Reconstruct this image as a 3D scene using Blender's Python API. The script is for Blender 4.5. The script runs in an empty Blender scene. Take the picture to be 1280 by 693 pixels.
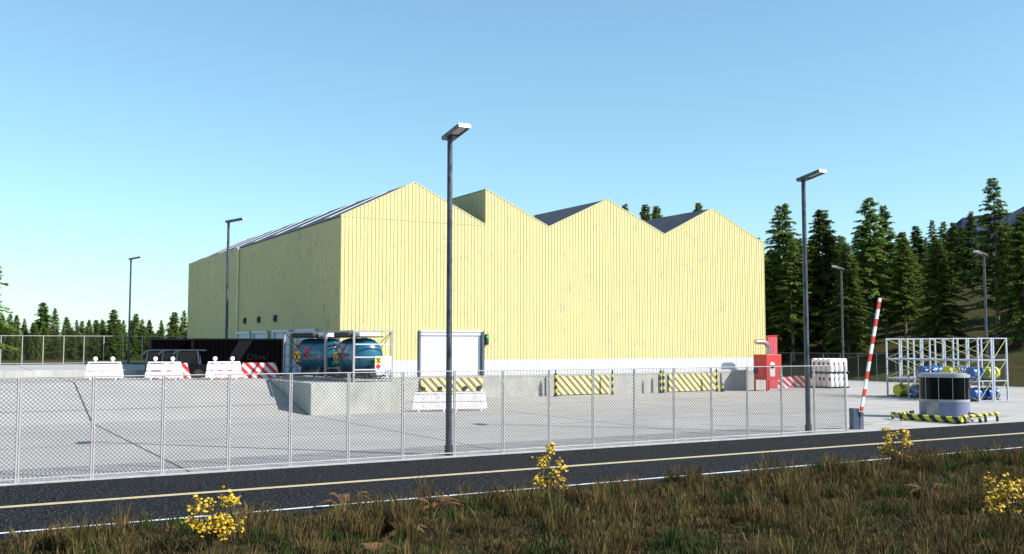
import bpy, math, random
import numpy as np
from mathutils import Vector, Matrix, noise as mnoise

R = math.radians
sc = bpy.context.scene
COL = sc.collection

# ------------------------------------------------------------------ camera
cam_d = bpy.data.cameras.new('camera')
cam_d.sensor_width = 36.0
cam_d.lens = 36.0 * 1243.0 / 1280.0
cam_d.clip_start = 0.1
cam_d.clip_end = 6000
cam = bpy.data.objects.new('camera', cam_d)
COL.objects.link(cam)
cam.location = (0, 0, 3.9375)
cam.rotation_euler = (R(90 + 3.91), 0, R(-30))
sc.camera = cam

# ------------------------------------------------------------------ sky, sun, exposure
SUN = Vector((11.0, -12.1, 11.9)).normalized()
elev = math.asin(SUN.z)
az = math.atan2(SUN.x, SUN.y)
w = bpy.data.worlds.new('World'); sc.world = w; w.use_nodes = True
nt = w.node_tree; nt.nodes.clear()
sky = nt.nodes.new('ShaderNodeTexSky'); sky.sky_type = 'NISHITA'
sky.sun_disc = False; sky.sun_elevation = elev; sky.sun_rotation = az
sky.altitude = 0; sky.air_density = 1.0; sky.dust_density = 0.35; sky.ozone_density = 2.0
bg = nt.nodes.new('ShaderNodeBackground'); bg.inputs[1].default_value = 0.119
ow = nt.nodes.new('ShaderNodeOutputWorld')
tint = nt.nodes.new('ShaderNodeMixRGB'); tint.blend_type = 'MULTIPLY'; tint.inputs[0].default_value = 1
tint.inputs[2].default_value = (.90, 1.18, 1.22, 1)
gam = nt.nodes.new('ShaderNodeGamma'); gam.inputs[1].default_value = .80
nt.links.new(sky.outputs[0], gam.inputs[0]); nt.links.new(gam.outputs[0], tint.inputs[1]); nt.links.new(tint.outputs[0], bg.inputs[0]); nt.links.new(bg.outputs[0], ow.inputs[0])
sl = bpy.data.lights.new('sun', 'SUN'); sl.energy = 4.6; sl.angle = R(0.5); sl.color = (1.0, 0.96, 0.92)
so = bpy.data.objects.new('sun', sl); COL.objects.link(so)
so.rotation_euler = SUN.to_track_quat('Z', 'Y').to_euler(); so.location = (40, -40, 60)
sc.view_settings.view_transform = 'Standard'; sc.view_settings.look = 'None'
sc.view_settings.exposure = 0.9; sc.view_settings.gamma = 1.0
sc.view_settings.use_curve_mapping = False
sc.cycles.max_bounces = 6; sc.cycles.transparent_max_bounces = 8

# ------------------------------------------------------------------ helpers
def tag(o, label=None, cat=None, group=None, kind=None):
    if label: o['label'] = label
    if cat: o['category'] = cat
    if group: o['group'] = group
    if kind: o['kind'] = kind
    return o

def thing(name, label, cat, loc=(0, 0, 0), rz=0.0, group=None):
    o = bpy.data.objects.new(name, None); COL.objects.link(o)
    o.location = loc; o.rotation_euler = (0, 0, rz); o.empty_display_size = .2
    return tag(o, label, cat, group)

def copy_tree(o, parent=None):
    c = o.copy(); COL.objects.link(c)
    if parent: c.parent = parent
    for ch in list(o.children): copy_tree(ch, c)
    return c

class MB:
    def __init__(s): s.v = []; s.f = []; s.m = []
    def add(s, vs, fs, m=0):
        n = len(s.v); s.v += [tuple(p) for p in vs]
        s.f += [tuple(i + n for i in f) for f in fs]; s.m += [m] * len(fs); return s
    def box(s, x0, x1, y0, y1, z0, z1, m=0, M=None):
        vs = [Vector((x, y, z)) for z in (z0, z1) for x, y in ((x0, y0), (x1, y0), (x1, y1), (x0, y1))]
        if M is not None: vs = [M @ p for p in vs]
        return s.add(vs, [(3, 2, 1, 0), (4, 5, 6, 7), (0, 1, 5, 4), (1, 2, 6, 5), (2, 3, 7, 6), (3, 0, 4, 7)], m)
    def cbox(s, c, d, m=0, rz=0, M=None):
        T = Matrix.Translation(c) @ Matrix.Rotation(rz, 4, 'Z')
        if M is not None: T = T @ M
        return s.box(-d[0]/2, d[0]/2, -d[1]/2, d[1]/2, -d[2]/2, d[2]/2, m, T)
    def ring(s, pts, rads, n=10, m=0, cap=True, up=None):
        # tube through pts
        pts = [Vector(p) for p in pts]; base = len(s.v); k = len(pts)
        for i, p in enumerate(pts):
            a = pts[max(i-1, 0)]; b = pts[min(i+1, k-1)]; t = (b - a).normalized()
            u = t.cross(Vector((0, 0, 1)) if abs(t.z) < .95 else Vector((0, 1, 0))).normalized(); v = t.cross(u)
            r = rads[i] if isinstance(rads, (list, tuple)) else rads
            for j in range(n):
                an = 2*math.pi*(j+.5)/n
                s.v.append(tuple(p + (u*math.cos(an) + v*math.sin(an))*r))
        for i in range(k-1):
            for j in range(n):
                a = base+i*n+j; b = base+i*n+(j+1) % n
                s.f.append((a, b, b+n, a+n)); s.m.append(m)
        if cap:
            s.f.append(tuple(base+j for j in reversed(range(n)))); s.m.append(m)
            s.f.append(tuple(base+(k-1)*n+j for j in range(n))); s.m.append(m)
        return s
    def bar(s, p0, p1, r, m=0, n=4): return s.ring([p0, p1], r, n, m)
    def prism(s, poly, axis, a0, a1, m=0, M=None):
        # poly: 2D points in the plane of the two remaining axes (x,z for 'y'; y,z for 'x'; x,y for 'z')
        def P(u, v, a):
            p = Vector((u, a, v)) if axis == 'y' else Vector((a, u, v)) if axis == 'x' else Vector((u, v, a))
            return M @ p if M is not None else p
        n = len(poly)
        vs = [P(u, v, a0) for u, v in poly] + [P(u, v, a1) for u, v in poly]
        fs = [tuple(reversed(range(n))), tuple(range(n, 2*n))] + [(i, (i+1) % n, (i+1) % n+n, i+n) for i in range(n)]
        return s.add(vs, fs, m)
    def build(s, name, mats, parent=None, smooth=False, bevel=0, fixn=True):
        me = bpy.data.meshes.new(name); me.from_pydata(s.v, [], s.f)
        if not isinstance(mats, (list, tuple)): mats = [mats]
        for mt in mats: me.materials.append(mt)
        if len(mats) > 1: me.polygons.foreach_set('material_index', s.m)
        if fixn and len(s.v) < 20000:
            import bmesh
            bm = bmesh.new(); bm.from_mesh(me); bmesh.ops.recalc_face_normals(bm, faces=bm.faces); bm.to_mesh(me); bm.free()
        if smooth: me.shade_smooth()
        me.update()
        o = bpy.data.objects.new(name, me); COL.objects.link(o)
        if parent: o.parent = parent
        if bevel:
            b = o.modifiers.new('bevel', 'BEVEL'); b.width = bevel; b.segments = 2; b.limit_method = 'ANGLE'; b.angle_limit = R(40)
        if smooth:
            try: me.set_sharp_from_angle(angle=R(40))
            except Exception: pass
        return o

def np_mesh(name, verts, quads, mats, parent=None, colors=None, tris=None):
    me = bpy.data.meshes.new(name)
    nq = len(quads); ntr = 0 if tris is None else len(tris)
    me.vertices.add(len(verts)); me.vertices.foreach_set('co', np.asarray(verts, np.float32).ravel())
    loops = np.asarray(quads, np.int32).ravel()
    if ntr: loops = np.concatenate([loops, np.asarray(tris, np.int32).ravel()])
    me.loops.add(len(loops)); me.loops.foreach_set('vertex_index', loops)
    me.polygons.add(nq + ntr)
    st = np.arange(nq)*4
    if ntr: st = np.concatenate([st, nq*4 + np.arange(ntr)*3])
    me.polygons.foreach_set('loop_start', st.astype(np.int32))
    if colors is not None:
        a = me.color_attributes.new('tint', 'FLOAT_COLOR', 'POINT')
        c = np.ones((len(verts), 4), np.float32); c[:, :3] = colors; a.data.foreach_set('color', c.ravel())
    me.materials.append(mats); me.update(calc_edges=True); me.validate()
    o = bpy.data.objects.new(name, me); COL.objects.link(o)
    if parent: o.parent = parent
    return o

# ------------------------------------------------------------------ materials
def mat(name, col, rough=.7, metal=0., var=0.12, scale=3., bump=0., spec=.5, coords='Object', bscale=None, mapscale=(1, 1, 1), coat=0):
    m = bpy.data.materials.new(name); m.use_nodes = True; t = m.node_tree; N = t.nodes; L = t.links
    b = N['Principled BSDF']
    b.inputs['Roughness'].default_value = rough; b.inputs['Metallic'].default_value = metal
    b.inputs['Specular IOR Level'].default_value = spec
    if coat: b.inputs['Coat Weight'].default_value = coat
    tc = N.new('ShaderNodeTexCoord'); mp = N.new('ShaderNodeMapping'); mp.inputs['Scale'].default_value = mapscale
    L.new(tc.outputs[coords], mp.inputs[0])
    no = N.new('ShaderNodeTexNoise'); no.inputs['Scale'].default_value = scale; no.inputs['Detail'].default_value = 6; no.inputs['Roughness'].default_value = .65
    L.new(mp.outputs[0], no.inputs[0])
    mx = N.new('ShaderNodeMixRGB'); mx.blend_type = 'MIX'
    c = Vector(col[:3])
    mx.inputs[1].default_value = (*(c*(1-var*1.6)), 1); mx.inputs[2].default_value = (*[min(x, 1) for x in c*(1+var)], 1)
    rp = N.new('ShaderNodeMapRange'); rp.inputs[1].default_value = .3; rp.inputs[2].default_value = .7
    L.new(no.outputs[0], rp.inputs[0]); L.new(rp.outputs[0], mx.inputs[0]); L.new(mx.outputs[0], b.inputs['Base Color'])
    if bump:
        bp = N.new('ShaderNodeBump'); bp.inputs['Strength'].default_value = bump; bp.inputs['Distance'].default_value = .02
        n2 = N.new('ShaderNodeTexNoise'); n2.inputs['Scale'].default_value = bscale or scale*6; n2.inputs['Detail'].default_value = 4
        L.new(mp.outputs[0], n2.inputs[0]); L.new(n2.outputs[0], bp.inputs['Height']); L.new(bp.outputs[0], b.inputs['Normal'])
    m['mix'] = mx.name
    return m

def colour_chain(m, fn):
    """insert nodes before base colour: fn(N, L, socket) -> socket"""
    t = m.node_tree; b = t.nodes['Principled BSDF']
    s = b.inputs['Base Color'].links[0].from_socket
    t.links.new(fn(t.nodes, t.links, s), b.inputs['Base Color']); return m

def math_n(N, L, op, a, b=None, c=None):
    n = N.new('ShaderNodeMath'); n.operation = op
    for i, x in enumerate((a, b, c)):
        if x is None: continue
        if isinstance(x, (int, float)): n.inputs[i].default_value = x
        else: L.new(x, n.inputs[i])
    return n.outputs[0]

def over(N, L, base, col, fac):
    x = N.new('ShaderNodeMixRGB'); L.new(base, x.inputs[1])
    if isinstance(col, tuple): x.inputs[2].default_value = (*col, 1)
    else: L.new(col, x.inputs[2])
    if isinstance(fac, (int, float)): x.inputs[0].default_value = fac
    else: L.new(fac, x.inputs[0])
    return x.outputs[0]

def stripe(m, col, direction, period, duty=.5, phase=0., limits=None):
    def fn(N, L, s):
        tc = N.new('ShaderNodeTexCoord'); d = N.new('ShaderNodeVectorMath'); d.operation = 'DOT_PRODUCT'
        L.new(tc.outputs['Object'], d.inputs[0]); d.inputs[1].default_value = direction
        f = math_n(N, L, 'FRACT', math_n(N, L, 'ADD', math_n(N, L, 'DIVIDE', d.outputs['Value'], period), 50+phase))
        return over(N, L, s, col, math_n(N, L, 'LESS_THAN', f, duty))
    return colour_chain(m, fn)

def noise_patch(m, col, scale, lo, hi, amount=1., mapscale=(1, 1, 1), rough=.6, coords='Object', distortion=0.):
    def fn(N, L, s):
        tc = N.new('ShaderNodeTexCoord'); mp = N.new('ShaderNodeMapping'); mp.inputs['Scale'].default_value = mapscale
        L.new(tc.outputs[coords], mp.inputs[0])
        n = N.new('ShaderNodeTexNoise'); n.inputs['Scale'].default_value = scale; n.inputs['Detail'].default_value = 5
        n.inputs['Roughness'].default_value = rough; n.inputs['Distortion'].default_value = distortion
        L.new(mp.outputs[0], n.inputs[0])
        r = N.new('ShaderNodeMapRange'); r.inputs[1].default_value = lo; r.inputs[2].default_value = hi; r.inputs[4].default_value = amount
        L.new(n.outputs[0], r.inputs[0])
        return over(N, L, s, col, r.outputs[0])
    return colour_chain(m, fn)

YEL = (.54, .458, .20)
m_yel = mat('yellow_cladding', YEL, .55, var=.06, scale=.5)
noise_patch(m_yel, (.17, .155, .15), 1.0, .575, .64, .6, (1, 1, .8), .7, distortion=1.6)
m_yelf = mat('yellow_cladding_front', YEL, .55, var=.05, scale=.5)
noise_patch(m_yelf, (.32, .29, .22), 1.5, .575, .65, .5, (1, 1, .9), .6, distortion=1.2)
noise_patch(m_yelf, (.46, .38, .15), .25, .5, .75, .4)
noise_patch(m_yel, (.46, .38, .15), .25, .5, .75, .55)
m_band = mat('white_cladding', (.60, .60, .63), .55, var=.05, scale=.6)
noise_patch(m_band, (.45, .45, .45), 2.0, .6, .75, .4)
m_plinth = mat('plinth_concrete', (.37, .36, .33), .9, var=.12, scale=1.2, bump=.3)
noise_patch(m_plinth, (.30, .30, .28), 1.2, .5, .75, .6, (2.5, 2.5, .35))
m_roof = mat('roof_metal', (.045, .045, .055), .55, metal=.1, spec=.3, var=.2, scale=.8)
noise_patch(m_roof, (.11, .095, .09), .7, .5, .7, .6, (1, 3, 1))
m_sky_l = mat('skylight_plastic', (.75, .78, .82), .3, var=.05)
m_trim = mat('gable_trim', (.45, .42, .25), .5)
m_dark = mat('dark_void', (.015, .015, .018), .6)
m_door = mat('shutter_white', (.80, .80, .84), .5, var=.03, scale=2)
m_navy = mat('navy_steel', (.05, .07, .11), .5)
m_glassblue = mat('blue_grey_panel', (.42, .47, .58), .4, var=.08)
m_black = mat('black_paint', (.005, .005, .006), .5, spec=.15, var=.3, scale=4)
m_rubber = mat('rubber', (.02, .02, .02), .8)
m_white = mat('white_plastic', (.86, .85, .86), .45, var=.02)
m_lampw = mat('white_lens', (.9, .9, .9), .2, var=0)
m_red = mat('red_enamel', (.45, .025, .02), .4, var=.08, scale=5)
m_redbright = mat('red_louvre', (.60, .10, .13), .45, var=.08, scale=6)
m_galv = mat('galvanised', (.50, .50, .52), .45, metal=.3, var=.1, scale=12)
m_post = mat('fence_post_grey', (.40, .375, .37), .5, metal=.15, var=.14, scale=6)
m_wire = mat('fence_wire', (.03, .03, .03), .6, metal=.1, var=.15)
m_wiref = mat('fence_wire_far', (.03, .03, .025), .7)
m_pole = mat('lamp_pole_steel', (.085, .095, .12), .42, metal=.35, var=.35, scale=5, mapscale=(1, 1, .4))
noise_patch(m_pole, (.02, .02, .02), 4, .5, .62, .8, (1, 1, .6))
m_lens = mat('lamp_lens', (.62, .56, .52), .3, var=.05)
m_teal = mat('teal_paint', (.008, .095, .145), .28, var=.1, scale=2, coat=.3)
m_frame = mat('frame_steel', (.32, .31, .32), .5, metal=.2, var=.2, scale=6)
m_yelstk = mat('sticker_yellow', (.75, .42, .02), .5)
m_redstk = mat('sticker_red', (.60, .02, .03), .5)
m_blk = mat('matt_black', (.01, .01, .01), .6)
m_blue = mat('drum_blue', (.01, .09, .32), .35, var=.1)
m_yell = mat('drum_yellow', (.48, .47, .02), .4, var=.1)
m_rack = mat('rack_steel', (.36, .40, .48), .45, metal=.2, var=.1, scale=8)
m_brace = mat('rack_brace', (.62, .56, .18), .5)
m_kiosk = mat('kiosk_panel', (.15, .16, .25), .4, var=.05)
m_kband = mat('kiosk_band', (.30, .31, .34), .4, var=.08)
m_kdoor = mat('kiosk_door', (.24, .23, .22), .5, var=.3, scale=4)
m_kglass = mat('kiosk_glass', (.003, .004, .004), .12, var=.1, spec=.18)
m_gatebox = mat('gate_housing', (.10, .12, .17), .5, var=.1)
m_haz = mat('hazard_bar', (.012, .012, .012), .5, var=.1)
m_rust = mat('bark', (.17, .115, .085), .9, var=.35, scale=6, mapscale=(1, 1, .25), bump=.5)
m_kerb = mat('kerb_concrete', (.34, .33, .32), .9, var=.15, scale=2, bump=.3)
m_wood = mat('pallet_wood', (.06, .05, .04), .9)

def concrete(name, base, jx=None, jy=None, jw=.035):
    m = mat(name, base, .92, var=.07, scale=.35, bump=.15, bscale=18)
    noise_patch(m, tuple(c*.72 for c in base), .12, .48, .75, .55)
    noise_patch(m, tuple(c*.80 for c in base), 1.1, .5, .8, .5)
    noise_patch(m, tuple(c*.6 for c in base), 2.2, .66, .74, .35)
    def fn(N, L, s):
        tc = N.new('ShaderNodeTexCoord'); sp = N.new('ShaderNodeSeparateXYZ'); L.new(tc.outputs['Object'], sp.inputs[0])
        out = s
        for ax, j, dark in ((0, jx, .10), (1, jy, .22)):
            if not j: continue
            o0, per = j
            f = math_n(N, L, 'FRACT', math_n(N, L, 'DIVIDE', math_n(N, L, 'ADD', math_n(N, L, 'SUBTRACT', sp.outputs[ax], o0), per*40 + jw/2), per))
            out = over(N, L, out, tuple(c*dark for c in base), math_n(N, L, 'LESS_THAN', f, jw/per))
        return out
    return colour_chain(m, fn)
m_yard = concrete('yard_concrete', (.36, .338, .315), (6.95, 11.35), (35.3, 7.2), .085)
m_wall_c = mat('retaining_concrete', (.39, .38, .35), .92, var=.12, scale=.8, bump=.3)
noise_patch(m_wall_c, (.24, .25, .18), 1.5, .50, .72, .7, (1, 1, .25))

m_asph = mat('asphalt', (.008, .0083, .0092), .9, spec=.08, var=.18, scale=1.2, bump=.6, bscale=26)
noise_patch(m_asph, (.075, .075, .078), 15, .55, .66, .9, rough=.3)
noise_patch(m_asph, (.015, .016, .02), .8, .55, .75, .5, (.25, 1.5, 1))
m_yline = mat('yellow_line', (.52, .43, .25), .8, var=.15, scale=6)
noise_patch(m_yline, (.12, .11, .09), 9, .6, .7, .6)
m_wline = mat('white_line', (.75, .74, .75), .8, var=.1, scale=6)
noise_patch(m_wline, (.10, .10, .10), 6, .6, .66, .8)

m_ground = mat('dry_soil', (.060, .046, .020), .98, spec=.05, var=.4, scale=.6, bump=.6, bscale=5)
noise_patch(m_ground, (.046, .050, .013), .10, .38, .6, .9)
noise_patch(m_ground, (.075, .056, .028), .8, .55, .75, .6)
noise_patch(m_ground, (.02, .02, .015), 2.5, .55, .7, .7)

def attr_mat(name, rough=.8, trans=.25):
    m = bpy.data.materials.new(name); m.use_nodes = True; N = m.node_tree.nodes; L = m.node_tree.links
    b = N['Principled BSDF']; b.inputs['Roughness'].default_value = rough; b.inputs['Specular IOR Level'].default_value = .2
    a = N.new('ShaderNodeAttribute'); a.attribute_name = 'tint'; L.new(a.outputs['Color'], b.inputs['Base Color'])
    if trans:
        t = N.new('ShaderNodeBsdfTranslucent'); L.new(a.outputs['Color'], t.inputs[0])
        mx = N.new('ShaderNodeMixShader'); mx.inputs[0].default_value = trans
        L.new(b.outputs[0], mx.inputs[1]); L.new(t.outputs[0], mx.inputs[2]); L.new(mx.outputs[0], N['Material Output'].inputs[0])
    return m
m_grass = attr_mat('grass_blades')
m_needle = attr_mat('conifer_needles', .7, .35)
def vary(m):
    N = m.node_tree.nodes; L = m.node_tree.links
    oi = N.new('ShaderNodeObjectInfo'); hs = N.new('ShaderNodeHueSaturation'); a = [n for n in N if n.type == 'ATTRIBUTE'][0]
    mr = N.new('ShaderNodeMapRange'); mr.inputs[3].default_value = .75; mr.inputs[4].default_value = 1.5
    L.new(oi.outputs['Random'], mr.inputs[0]); L.new(mr.outputs[0], hs.inputs['Value']); L.new(a.outputs['Color'], hs.inputs['Color'])
    for n in N:
        if n.type in ('BSDF_PRINCIPLED', 'BSDF_TRANSLUCENT'):
            L.new(hs.outputs[0], n.inputs[0])
vary(m_needle)

# ------------------------------------------------------------------ terrain
def ss(x, a, b):
    t = np.clip((x-a)/(b-a), 0, 1); return t*t*(3-2*t)
def terr(x, y):
    x = np.asarray(x, float); y = np.asarray(y, float)
    left = 1.86*ss(y, 110, 117)*(1-ss(x, 26, 60))
    t = np.clip(x-89.5, 0, None)
    hill = np.where(t < 34, .27*t, .27*34 + .16*(t-34)); hill = np.minimum(hill, 34)*ss(y, 5, 40)
    hill = hill*ss(x/np.maximum(np.abs(y), 1), .42, .60)
    back = 12*ss(y, 140, 260)*ss(x/np.maximum(np.abs(y), 1), .42, .60)
    off = np.where((y < 22.9), 0.0, -.25)
    off = np.where((y > 117) | (x > 89), 0, off)
    und = (.35*np.sin(x*.11+1.3)*np.cos(y*.13) + .18*np.sin(x*.31+y*.23))*ss(x, 91, 100)
    bump = .04*np.sin(x*1.3)*np.sin(y*1.1+.5)*(y < 22.5)
    return left + np.maximum(hill, back*ss(x, 80, 150)) + und + off + bump - .03

def coords(lo, hi, fine_lo, fine_hi, fs, gs=1.12):
    a = list(np.arange(fine_lo, fine_hi+1e-6, fs)); st = fs; p = fine_hi
    while p < hi: st *= gs; p += st; a.append(p)
    st = fs; p = fine_lo; b = []
    while p > lo: st *= gs; p -= st; b.append(p)
    return np.array(b[::-1]+a)
gx = coords(-2500, 2800, -30, 150, 2.0); gy = coords(-600, 3000, -4, 150, 1.5)
GX, GY = np.meshgrid(gx, gy); GZ = terr(GX, GY)
nv = np.stack([GX.ravel(), GY.ravel(), GZ.ravel()], 1); nxn = len(gx); nyn = len(gy)
ii, jj = np.meshgrid(np.arange(nxn-1), np.arange(nyn-1)); a0 = (jj*nxn+ii).ravel()
gq = np.stack([a0, a0+1, a0+1+nxn, a0+nxn], 1)
g = np_mesh('ground', nv, gq, m_ground); tag(g, kind='structure')

# far mountain ridge
rng = np.random.default_rng(5)
m_hill = mat('far_forest_haze_blue', (.012, .030, .085), .95, var=.4, scale=.03)  # dark forest with the blue of distant haze painted into its base colour
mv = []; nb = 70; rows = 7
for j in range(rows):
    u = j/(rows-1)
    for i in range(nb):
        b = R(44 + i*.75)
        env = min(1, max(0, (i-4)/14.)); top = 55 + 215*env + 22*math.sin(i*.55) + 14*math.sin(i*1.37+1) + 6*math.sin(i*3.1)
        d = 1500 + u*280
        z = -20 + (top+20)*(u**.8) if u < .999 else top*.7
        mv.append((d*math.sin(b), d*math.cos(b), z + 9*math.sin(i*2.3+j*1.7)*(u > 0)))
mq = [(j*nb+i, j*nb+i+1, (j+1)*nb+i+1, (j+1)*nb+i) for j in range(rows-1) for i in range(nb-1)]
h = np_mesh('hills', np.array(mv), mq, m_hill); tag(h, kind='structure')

# ------------------------------------------------------------------ yard, platform, road
PZ = 1.78
yd = MB(); yd.box(-70, 88.3, 31.75, 140, -.4, 0.0)
tag(yd.build('yard', m_yard), kind='structure')
pl = MB()
# ramp and upper platform (one solid body west of the warehouse)
pl.prism([(54.6, .003), (62.6, PZ), (117, PZ+.08), (117, -.2), (54.6, -.2)], 'x', -70, 18.3)
tag(pl.build('loading_platform', m_yard), kind='structure')
pb = MB(); pb.box(18.3, 24.0, 54.3, 65.8, -.1, PZ); pb.box(18.303, 24.13, 65.8, 117, -.1, PZ-.003)
tag(pb.build('dock_platform', m_wall_c, bevel=.03), kind='structure')
# low wall
lw = MB(); lw.box(-60, 12.2, 70.6, 70.95, PZ, PZ+.52)
o = lw.build('low_wall', m_wall_c, bevel=.02); tag(o, 'low stained concrete wall across the raised platform', 'wall')
# kerb
kb = MB(); kb.box(-70, 89, 31.52, 31.66, -.2, .05); kb.box(-70, 89, 31.66, 31.75, -.2, .02)
tag(kb.build('kerb', m_kerb, bevel=.015), kind='structure')
rd = MB(); rd.box(-300, 500, 22.75, 31.52, -.4, .0); 
tag(rd.build('road', m_asph), kind='structure')
r1 = MB(); r1.box(-300, 500, 27.30, 27.42, .0, .004); r1.box(-300, 500, 27.47, 27.58, .0, .004)
tag(r1.build('centre_line', m_yline), kind='structure')
r2 = MB(); r2.box(-300, 500, 23.64, 23.75, .0, .004)
tag(r2.build('edge_line', m_wline), kind='structure')

# ------------------------------------------------------------------ warehouse
FY = 65.8; BX0 = 24.17; BX1 = 64.17; BY1 = 113.9
PROF = [(24.17, 13.0), (29.8, 15.8), (35.68, 13.05), (35.681, 15.78), (41.35, 13.22), (46.95, 15.8), (52.87, 13.26), (58.1, 15.82), (64.17, 13.1)]
def prof(x):
    for (a, za), (b, zb) in zip(PROF, PROF[1:]):
        if a <= x <= b: return za + (zb-za)*(x-a)/(b-a)
    return 13.0
wh = thing('warehouse', 'large pale yellow corrugated warehouse with a saw-toothed roof', 'warehouse', (44.17, FY, 0))
IW = Matrix.Translation((-44.17, -FY, 0))
def loc_pts(mb):
    mb.v = [(x-44.17, y-FY, z) for x, y, z in mb.v]; return mb
PITCH = .285; DEP = .032
def corr(mb, axis, a0, a1, z0, ztop, plane, sgn, inv=1):
    """corrugated sheet: axis 'x' (plane=Y) or 'y' (plane=X); sgn = direction of the groove (into the building)"""
    xs = []; k = math.floor(a0/PITCH)-1
    while k*PITCH < a1:
        b = k*PITCH; xs += [(b, 0), (b+.145, 0), (b+.185, 1), (b+.255, 1)]; k += 1
    def d_at(t):
        u = t % PITCH
        if u < .145: return 0
        if u < .185: return (u-.145)/.04
        if u < .255: return 1
        return max(0, 1-(u-.255)/.03)
    ts = [t for t, _ in xs if a0 < t < a1] + [a0, a1]
    if axis == 'x': ts += [p for p, _ in PROF if a0 < p < a1]
    ts = sorted(set(round(t, 4) for t in ts)); n0 = len(mb.v)
    for t in ts:
        off = plane + sgn*DEP*d_at(t)
        zt = ztop(t) if callable(ztop) else ztop
        for z in (z0, zt): mb.v.append((t, off, z) if axis == 'x' else (off, t, z))
    for i in range(len(ts)-1):
        mb.f.append((n0+2*i, n0+2*i+2, n0+2*i+3, n0+2*i+1)); mb.m.append(0)
DX0, DX1, DZ = 30.33, 35.36, 4.92
fw = MB()
corr(fw, 'x', BX0, DX0, 2.83, prof, FY, 1); corr(fw, 'x', DX0, DX1, DZ, prof, FY, 1)
corr(fw, 'x', DX1, 35.68, 2.83, prof, FY, 1); corr(fw, 'x', 35.681, BX1, 2.83, prof, FY, 1)
fwo = loc_pts(fw).build('front_wall', m_yelf, wh, fixn=False)
tr_ = MB()
for (a, za), (b, zb) in zip(PROF, PROF[1:]):
    if b-a > .1: tr_.prism([(a, za-.04), (b, zb-.04), (b, zb+.03), (a, za+.03)], 'y', FY-.015, FY+.12)
loc_pts(tr_).build('gable_trim', m_trim, wh)
bd = MB()
for a, b in ((BX0, DX0), (DX1, BX1)): corr(bd, 'x', a, b, 1.68, 2.83, FY, 1)
corr(bd, 'y', FY, BY1, 1.68, 2.83, BX0, 1)
loc_pts(bd).build('base_band', m_band, wh, fixn=False)
sw = MB(); corr(sw, 'y', FY, 92.8, 2.83, 13.0, BX0, 1); corr(sw, 'y', 92.8, BY1, 2.83, 13.0, BX0-.1, 1)
loc_pts(sw).build('side_wall', m_yel, wh, fixn=False)
q = MB(); q.ring([(BX0-.16, 92.5, 2.83), (BX0-.16, 92.5, 13.0)], .07, 10); loc_pts(q).build('lit_seam_strip', mat('lit_seam_yellow', (.78, .74, .45), .4), wh)  # added strip; its pale yellow paints the bright lit edge of the wall step
rw = MB(); corr(rw, 'y', FY, BY1, 1.68, 13.1, BX1, -1)
loc_pts(rw).build('side_wall', m_yel, wh, fixn=False)
bw = MB()
bw.prism([(x, z) for x, z in PROF]+[(BX1, 0), (BX0, 0)], 'y', BY1, BY1+.1)
loc_pts(bw).build('back_wall', m_yel, wh)
cl = MB(); corr(cl, 'y', FY, BY1, 13.0, 15.74, 35.68, 1)
loc_pts(cl).build('clerestory_wall', m_yel, wh, fixn=False)
ci = MB(); ci.box(BX0, BX1, FY+.0, FY+.25, 0, 1.68); ci.box(BX0, BX0+.25, FY+.25, BY1, 0, 1.68); ci.box(BX1-.25, BX1, FY+.25, BY1, 0, 1.68)
ci.box(BX0, BX1, FY-.02, FY-.003, 1.52, 1.68)
loc_pts(ci).build('plinth', m_plinth, wh)
for (a, za), (b, zb) in zip(PROF, PROF[1:]):
    if b-a < .1: continue
    rf = MB(); rf.prism([(a, za-.12), (b, zb-.12), (b, zb-.02), (a, za-.02)], 'y', FY+.12, BY1)
    ro = loc_pts(rf).build('roof', m_roof, wh)
    up = zb > za
    for k in (range(7) if a < 25 else (1, 5)):
        y = FY + 4.2 + k*6.6
        s = MB(); u0, u1 = .12, .93
        s.prism([(a+(b-a)*u0, za+(zb-za)*u0), (a+(b-a)*u1, za+(zb-za)*u1), (a+(b-a)*u1, za+(zb-za)*u1+.03), (a+(b-a)*u0, za+(zb-za)*u0+.03)], 'y', y, y+1.1)
        loc_pts(s).build('skylight', m_sky_l, ro)
# roller door
dr = MB()
nsl = 26
for k in range(nsl):
    z = 1.68 + k*(DZ-.25-1.68)/nsl; hh = (DZ-.25-1.68)/nsl
    dr.prism([(FY+.20, z), (FY+.165, z+hh*.3), (FY+.165, z+hh*.8), (FY+.20, z+hh), (FY+.26, z+hh), (FY+.26, z)], 'x', DX0+.02, DX1-.02)
dr.box(DX0+.02, DX1-.02, FY+.02, FY+.28, DZ-.25, DZ)
dro = loc_pts(dr).build('roller_door', m_door, wh)
for xa in (DX0-.16, DX1):
    df = MB(); df.box(xa, xa+.16, FY-.10, FY+.3, 1.68, DZ+.06); loc_pts(df).build('door_jamb', m_navy, dro)
dh = MB(); dh.box(DX0, DX1, FY-.10, FY+.02, DZ, DZ+.06); loc_pts(dh).build('door_head', m_door, dro)
# signal light
sg = MB(); sg.box(35.62, 35.86, FY-.22, FY-.02, 3.95, 4.75); sgo = loc_pts(sg).build('signal_light', m_blk, wh, bevel=.02)
m_green = mat('signal_green', (.02, .55, .05), .3)
for z, mm in ((4.55, m_green), (4.15, m_blk)):
    s = MB(); s.ring([(35.74, FY-.22, z), (35.74, FY-.26, z)], .11, 14); loc_pts(s).build('lens', mm, sgo)
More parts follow.
